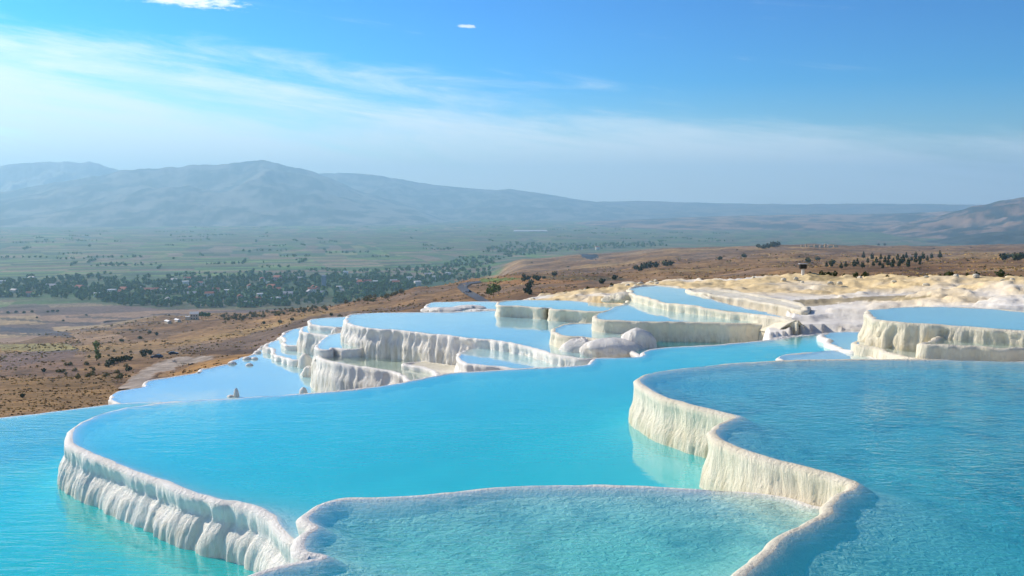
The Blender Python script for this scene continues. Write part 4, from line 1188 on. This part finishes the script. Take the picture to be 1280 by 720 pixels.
def ribbon(name, label, left, right, mat, lift, sub=8, kind='structure', wob=0.0):
    lp = np.array(left, float); rp = np.array(right, float)
    t = np.linspace(0, len(lp) - 1, (len(lp) - 1) * sub + 1)
    L2 = np.stack([np.interp(t, np.arange(len(lp)), lp[:, c]) for c in (0, 1)], -1); R2 = np.stack([np.interp(t, np.arange(len(rp)), rp[:, c]) for c in (0, 1)], -1)
    L2 = L2 + np.stack([fbm(t * 1.7, t * 0, 5, 3), fbm(t * 1.7, t * 0, 6, 3)], -1) * wob; R2 = R2 + np.stack([fbm(t * 1.7, t * 0, 7, 3), fbm(t * 1.7, t * 0, 8, 3)], -1) * wob
    V = []; m = 21
    for a, b in zip(L2, R2):
        A, _ = on_ground(*a); B, _ = on_ground(*b)
        for k_ in range(m):
            f = k_ / (m - 1)
            x, y = A.x + (B.x - A.x) * f, A.y + (B.y - A.y) * f
            V.append((x, y, float(terrain_z(x, y)) + lift))
    Va = np.array(V); e = np.abs(np.tile(np.linspace(-1, 1, m), len(L2)))
    cc = None
    if mat is M_GROUND:
        nz = fbm(Va[:, 0] / 9, Va[:, 1] / 9, 831, 4); mx = smooth(0.55, 0.95, e + nz * 0.5)[:, None]
        cc = (np.array([0.40, 0.33, 0.27]) * (1 + 0.35 * fbm(Va[:, 0] / 3, Va[:, 1] / 25, 833, 3))[:, None]) * (1 - mx) + np.array([0.27, 0.155, 0.07]) * mx
        Va[:, 2] -= smooth(0.8, 1.0, e) * (lift + 0.3)
    obj(name, mesh_np(name, Va, grid_quads(len(L2), m), mat, cc), kind=kind, label=label)


ribbon('gravel_road', 'grey gravel road on the slope below the left pools', [(146, 489), (158, 476), (176, 462), (194, 452), (214, 446), (246, 443)], [(176, 490), (186, 479), (205, 467), (228, 460), (252, 453), (272, 445)], M_GROUND, 0.4, wob=4.0)
ribbon('asphalt_road', 'dark asphalt road curving over the brown hill', [(606, 382), (596, 377), (585, 371), (576, 365), (571, 360), (574, 356), (584, 353.2), (600, 352)], [(620, 381), (609, 376), (599, 370), (590, 365), (584, 361), (584, 358), (590, 355.4), (602, 354)], M_ASPHALT, 0.5)

# ------------------------------------------------------------------ cars
M_CARBLUE = simple_mat('car_paint_dark_blue', (0.012, 0.014, 0.06), 0.3, 0.05)
M_CARGLASS = simple_mat('car_glass', (0.02, 0.025, 0.03), 0.08, 0.05)
M_TYRE = simple_mat('tyre_rubber', (0.02, 0.02, 0.02), 0.9, 0.1)
M_LAMP = simple_mat('car_lamp', (0.7, 0.7, 0.65), 0.2, 0.05)


def prism(name, prof, y0, y1, mat, inset=0.0):
    """side profile (x, z) swept across y, upper points drawn in"""
    n = len(prof); zs = [p[1] for p in prof]; zm = max(zs)
    V = []
    for y, sgn in ((y0, 1), (y1, -1)):
        for x, z in prof: V.append((x, y + sgn * inset * max(0, (z - 0.6)), z))
    Q = [(i, (i + 1) % n, n + (i + 1) % n, n + i) for i in range(n)]
    bm = bmesh.new()
    vs = [bm.verts.new(v) for v in V]
    for f in Q: bm.faces.new([vs[i] for i in f])
    bm.faces.new([vs[i] for i in range(n)][::-1]); bm.faces.new([vs[i] for i in range(n, 2 * n)])
    bmesh.ops.recalc_face_normals(bm, faces=bm.faces)
    bmesh.ops.bevel(bm, geom=bm.edges[:], offset=0.05, segments=1, affect='EDGES')
    me = bpy.data.meshes.new(name); bm.to_mesh(me); bm.free(); me.materials.append(mat)
    return me


def box_me(name, x0, x1, y0, y1, z0, z1, mat, bev=0.0):
    bm = bmesh.new()
    bmesh.ops.create_cube(bm, size=1.0)
    for v in bm.verts:
        v.co = Vector(((x0 + x1) / 2 + v.co.x * (x1 - x0), (y0 + y1) / 2 + v.co.y * (y1 - y0), (z0 + z1) / 2 + v.co.z * (z1 - z0)))
    if bev: bmesh.ops.bevel(bm, geom=bm.edges[:], offset=bev, segments=1, affect='EDGES')
    me = bpy.data.meshes.new(name); bm.to_mesh(me); bm.free(); me.materials.append(mat)
    return me


def wheel_me(x, y):
    bm = bmesh.new()
    bmesh.ops.create_cone(bm, cap_ends=True, segments=16, radius1=0.33, radius2=0.33, depth=0.22, matrix=Matrix.Translation((x, y, 0.33)) @ Matrix.Rotation(math.pi / 2, 4, 'X'))
    me = bpy.data.meshes.new('wheel'); bm.to_mesh(me); bm.free(); me.materials.append(M_TYRE)
    return me


car = empty('parked_car', 'dark blue car standing in the middle of the gravel road', 'car')
obj('body', prism('body', [(-2.15, 0.3), (-2.2, 0.75), (-2.0, 0.95), (-1.5, 1.0), (1.1, 0.95), (2.0, 0.82), (2.2, 0.6), (2.15, 0.3)], -0.88, 0.88, M_CARBLUE), car)
obj('cabin_glass', prism('cabin_glass', [(-1.9, 0.95), (-1.4, 1.38), (0.3, 1.40), (1.1, 0.93)], -0.80, 0.80, M_CARGLASS, 0.25), car)
obj('roof', prism('roof', [(-1.45, 1.385), (-1.3, 1.46), (0.2, 1.47), (0.38, 1.40)], -0.62, 0.62, M_CARBLUE), car)
for x in (-1.35, 1.35):
    for y in (-0.82, 0.82): obj('wheel', wheel_me(x, y), car)
for y in (-0.6, 0.6): obj('headlight', box_me('headlight', 2.12, 2.23, y - 0.16, y + 0.16, 0.6, 0.74, M_LAMP), car)
q, r = on_ground(196, 449); car.location = (q.x, q.y, q.z + 0.42); car.rotation_euler = (0, 0, R(170)); car.scale = (1.15,) * 3
q, r = on_ground(217, 444.5); copy_tree(car, (q.x, q.y, q.z + 0.42), R(20), 1.0, 'second dark car farther right on the gravel road, near the hedge')
q, r = on_ground(585.5, 367); copy_tree(car, (q.x, q.y, q.z + 0.52), R(120), 1.15, 'dark car driving on the asphalt road bend')

# ------------------------------------------------------------------ buildings
M_WALLW = simple_mat('plaster_white', (0.70, 0.68, 0.64), 0.9, 0.08)
M_WALLC = simple_mat('plaster_cream', (0.66, 0.56, 0.42), 0.9, 0.08)
M_WALLP = simple_mat('plaster_pink', (0.55, 0.36, 0.33), 0.9, 0.08)
M_WALLB = simple_mat('plaster_blue_grey', (0.34, 0.40, 0.50), 0.9, 0.08)
M_ROOFR = simple_mat('roof_tiles_red', (0.36, 0.13, 0.08), 0.9, 0.2)
M_ROOFG = simple_mat('roof_sheet_grey', (0.42, 0.42, 0.44), 0.7, 0.15)
M_ROOFW = simple_mat('roof_sheet_white', (0.78, 0.78, 0.78), 0.6, 0.05)
M_WIN = simple_mat('window_glass_dark', (0.03, 0.04, 0.05), 0.15, 0.1)
M_DOOR = simple_mat('door_wood', (0.14, 0.08, 0.05), 0.8, 0.1)


def gable(name, lx, ly, z0, z1, mat, over=0.4):
    V = [(-lx - over, -ly - over, z0), (lx + over, -ly - over, z0), (lx + over, ly + over, z0), (-lx - over, ly + over, z0), (-lx - over, 0, z1), (lx + over, 0, z1)]
    return mesh_np(name, V, [(0, 1, 5, 4), (2, 3, 4, 5), (3, 2, 1, 0)], mat, smooth_sh=False, tris=[(0, 4, 3), (1, 2, 5)])


def house(label, lx, ly, hz, wall, roof, flat=False, floors=2, cat='house', name='village_house', group=None):
    root = empty(name, label, cat, group=group)
    obj('wall', box_me('wall', -lx, lx, -ly, ly, -1, hz, wall), root)
    if flat: obj('roof', box_me('roof', -lx - 0.3, lx + 0.3, -ly - 0.3, ly + 0.3, hz, hz + 0.4, roof), root)
    else: obj('roof', gable('roof', lx, ly, hz, hz + ly * 0.6, roof), root)
    fh = hz / floors; n = max(2, int(lx * 2 / 3.2))
    me = box_me('window', -0.55, 0.55, -0.06, 0.06, 0, 1.3, M_WIN)
    for f in range(floors):
        for i in range(n):
            if f == 0 and i == n // 2: continue
            obj('window', me, root, (-lx + (i + 0.5) * 2 * lx / n, -ly - 0.04, f * fh + 0.9))
    obj('door', box_me('door', -0.5, 0.5, -0.06, 0.06, 0, 2.1, M_DOOR), root, (-lx + (n // 2 + 0.5) * 2 * lx / n, -ly - 0.05, 0))
    return root


hp_ = [Placer(house('white village house with a red tiled roof among the trees', 6, 4.5, 6, M_WALLW, M_ROOFR)),
       Placer(house('cream village house with a grey sheet roof among the trees', 6.5, 4.5, 5, M_WALLC, M_ROOFG)),
       Placer(house('pink village house with a red roof among the trees', 6, 5, 6.5, M_WALLP, M_ROOFR)),
       Placer(house('white flat roofed village house among the trees', 5.5, 5, 7, M_WALLW, M_ROOFW, True))]
hs = [(38, 371, 0), (2, 356, 3), (40, 350, 1), (64, 361, 1), (88, 362, 0), (121, 371, 3), (140, 368, 3), (155, 366, 2), (153, 369, 2), (176, 363, 1), (205, 366, 3), (225, 362, 1), (240, 363, 2), (218, 353, 1), (232, 357, 3), (250, 357, 0), (210, 377, 1),
      (262, 372, 0), (240, 371, 1), (284, 368, 3), (300, 374, 2), (328, 352, 0), (347, 351, 2), (338, 357, 3), (340, 363, 2), (346, 366, 0), (325, 372, 3), (322, 377, 2), (345, 378, 3), (360, 371, 1), (310, 383, 1), (392, 362, 2), (396, 364, 2), (390, 366, 0), (404, 369, 1), (387, 369, 1),
      (424, 362, 3), (430, 366, 1), (448, 352, 3), (455, 351, 1), (452, 357, 2), (460, 355, 0), (432, 343, 3), (470, 356, 3), (492, 354, 1), (495, 357, 0), (512, 351, 3), (535, 346, 1), (545, 350, 3), (560, 344, 3), (522, 357, 3), (100, 364, 2), (18, 366, 1), (270, 366, 2), (290, 361, 1), (313, 362, 0)]
for px, py, k_ in hs:
    x, y, r = plain_pt(px, py)
    hp_[k_].put((x, y, float(terrain_z(x, y))), float(g.choice([0.3, 0.3 + math.pi / 2, 0.1, -0.4])), float(g.uniform(1.0, 1.5)), ('white house with a red tiled roof', 'cream house with a grey sheet roof', 'pink house with a red roof', 'white flat roofed house')[k_] + ' among trees, ' + ('far left' if px < 90 else 'left part' if px < 220 else 'middle part' if px < 335 else 'right part' if px < 440 else 'right end') + ' of the village', group='village houses among the trees of the plain')


def put(root, px, py, rz, sc=1.0, plain=True):
    if plain:
        x, y, r = plain_pt(px, py); z = float(terrain_z(x, y))
    else:
        q, r = on_ground(px, py); x, y, z = q
    root.location = (x, y, z); root.rotation_euler = (0, 0, rz); root.scale = (sc,) * 3


put(house('tall blue grey apartment block standing above the village trees', 5, 5, 24, M_WALLB, M_ROOFG, True, 8, 'building', 'apartment_block'), 405, 357, 0.2)
put(house('long pale hall with a red roof at the back of the village', 13, 6, 5, M_WALLW, M_ROOFR, False, 1, 'building', 'long_hall'), 237, 350, 0.1)
put(house('long low building with a pinkish roof in the middle of the village', 20, 6, 4, M_WALLC, M_ROOFR, False, 1, 'building', 'long_hall'), 187, 364, 0.05)
put(house('grey roofed sheds at the right end of the village', 12, 6, 5, M_WALLC, M_ROOFG, False, 1, 'building', 'long_hall'), 372, 350, 0.1)
# white arched hall
arch = empty('arched_hall', 'white hall with an arched front among the dark trees', 'building')
n_ = 18; pr = [(7 * math.cos(math.pi * i / n_), 3 + 6 * math.sin(math.pi * i / n_)) for i in range(n_ + 1)]
pr = [(7, -1)] + pr + [(-7, -1)]
V = [(x, -6, z) for x, z in pr] + [(x, 6, z) for x, z in pr]; m_ = len(pr)
bm = bmesh.new(); vs = [bm.verts.new(v) for v in V]
for i in range(m_): bm.faces.new([vs[i], vs[(i + 1) % m_], vs[m_ + (i + 1) % m_], vs[m_ + i]])
bm.faces.new(vs[:m_][::-1]); bm.faces.new(vs[m_:]); bmesh.ops.recalc_face_normals(bm, faces=bm.faces)
me = bpy.data.meshes.new('vault'); bm.to_mesh(me); bm.free(); me.materials.append(M_WALLW); obj('vault', me, arch)
obj('door', box_me('door', -1.8, 1.8, -6.15, -6.0, 0, 5.5, M_WIN), arch)
put(arch, 119, 364, 0.1)
# farm on the slope
farm = empty('farmhouse', 'cream farmhouse with a pale roof above the brown slope', 'house')
obj('wall', box_me('wall', -4.5, 4.5, -4, 4, -2, 6.5, M_WALLC), farm)
obj('roof', gable('roof', 4.5, 4, 6.5, 9.0, M_WALLW), farm)
ext = obj('side_wing', box_me('side_wing', -9.5, -4.5, -3, 3, -2, 3.6, M_WALLC), farm)
obj('wing_roof', box_me('wing_roof', -9.8, -4.52, -3.3, 3.3, 3.6, 4.0, M_ROOFW), ext)
me = box_me('window', -0.6, 0.6, -0.06, 0.06, 0, 1.4, M_WIN)
for x in (-2.6, 0, 2.6):
    for z in (1.0, 4.0):
        if (x, z) != (0, 1.0): obj('window', me, farm, (x, -4.04, z))
obj('door', box_me('door', -0.6, 0.6, -0.07, 0.07, 0, 2.2, M_DOOR), farm, (0, -4.05, 0))
put(farm, 243, 399.5, 0.25, 0.95, False)
shed = empty('white_shed', 'long white roofed shed left of the farmhouse, the left one', 'shed')
obj('wall', box_me('wall', -4.5, 4.5, -1.6, 1.6, -1.5, 2.0, M_WALLC), shed); obj('roof', gable('roof', 4.5, 1.6, 2.0, 3.0, M_ROOFW, 0.5), shed)
put(shed, 210, 404, -0.9, 1.0, False)
q, r = on_ground(222, 402.5); copy_tree(shed, q, -0.9, 1.05, 'long white roofed shed left of the farmhouse, the one nearer to it')
for i, (px, py, s) in enumerate(((252, 398, .75), (257, 398, .7), (261, 397.5, .6))):
    q, r = on_ground(px, py)
    broad[0].put(q, i * 2.1, s, 'dark tree beside the farmhouse, %s from the house' % ('first', 'second', 'third')[i], 'dark trees beside the farmhouse')
# far white greenhouses
def greenhouse(label, px0, px1, py, ht):
    x0, y0, r0 = plain_pt(px0, py); x1, y1, r1 = plain_pt(px1, py)
    ln = math.hypot(x1 - x0, y1 - y0) / 2
    root = empty('greenhouse', label, 'greenhouse', ((x0 + x1) / 2, (y0 + y1) / 2, PLAIN), math.atan2(y1 - y0, x1 - x0))
    obj('wall', box_me('wall', -ln, ln, -30, 30, -2, ht * 0.6, M_ROOFW), root)
    n = 5
    for i in range(n):
        o = obj('roof', gable('roof', ln / n - 0.8, 30, ht * 0.6, ht, M_ROOFW, 0.2), root, (-ln + (i + 0.5) * 2 * ln / n, 0, 0))
greenhouse('long white greenhouse far out on the plain, right of the centre', 642, 684, 289.5, 11)
greenhouse('very long white greenhouse at the foot of the big mountain', 140, 222, 273.5, 28)
put(house('small white house at the wood edge behind the brown hill', 7, 5, 11, M_WALLW, M_ROOFR, False, 2), 747, 313.5, 0.2, 1.1)
# ruins on the brown hill
M_RUIN = simple_mat('ruin_stone', (0.56, 0.42, 0.25), 0.95, 0.2, 0.3)
ruin = empty('ruined_wall', 'pale broken stone walls on the brown hill at the right', 'ruin')
for i, (x, w_, h_) in enumerate(((-34, 5, 5), (-25, 3, 7), (-14, 8, 4), (-3, 9, 6), (9, 7, 5), (18, 4, 8), (28, 9, 4), (40, 10, 5))):
    obj('stone_wall', box_me('stone_wall', x - w_ / 2, x + w_ / 2, -1.2 + (i % 3), 1.0 + (i % 3), -2, h_, M_RUIN, 0.25), ruin)
q, r = on_ground(1022, 309.5); ruin.location = q; ruin.rotation_euler = (0, 0, 0.1); ruin.scale = (r / 2200.0,) * 3
# box on a post on the ridge
bx = empty('post_box', 'dark box on a white post on the yellow ridge', 'box')
obj('post', box_me('post', -0.05, 0.07, -0.06, 0.06, -0.3, 0.28, M_WALLW, 0.01), bx)
obj('cabinet', box_me('cabinet', -0.17, 0.17, -0.13, 0.13, 0.28, 0.50, M_TYRE, 0.02), bx)
obj('lid', box_me('lid', -0.20, 0.20, -0.16, 0.16, 0.50, 0.54, M_ROOFG, 0.01), bx)
r0 = 52.0; x, y, _ = (float(v) for v in ray(1003.5, 337))
bx.location = (x * r0, y * r0, float(slope_z(np.array([x * r0]), np.array([y * r0]))[0]) + 0.05)
# round earth bank in the bare fields
rb_v = []; nb = 64
for i in range(nb):
    a = 2 * math.pi * i / nb
    for (dr, dz) in ((-2.6, -0.4), (-0.8, 1.5), (0.8, 1.6), (2.8, -0.4)):
        rb_v.append(((24 + dr) * math.cos(a), (24 + dr) * math.sin(a), dz * (0.6 + 0.5 * abs(math.sin(a * 1.5)))))
q, r = on_ground(150, 403)
obj('earth_bank', mesh_np('earth_bank', rb_v, grid_quads(nb, 4, True), simple_mat('dry_earth', (0.22, 0.15, 0.10), 0.95, 0.2, 0.3)), None, q, label='low round earth bank in the bare tan fields', category='earth bank')

# ------------------------------------------------------------------ haze over the valley
hm, ht_ = new_mat('valley_haze')
pv = ht_.n('ShaderNodeVolumePrincipled', ins={'Color': (0.46, 0.78, 1.0, 1), 'Density': 9.8e-5, 'Anisotropy': 0.28})
o_ = ht_.n('ShaderNodeOutputMaterial'); ht_.l(pv.outputs[0], o_.inputs[1])
obj('haze', box_me('haze', -22600, 22600, -22600, 22600, -203, 900, hm), kind='stuff', label='pale blue haze filling the valley air')
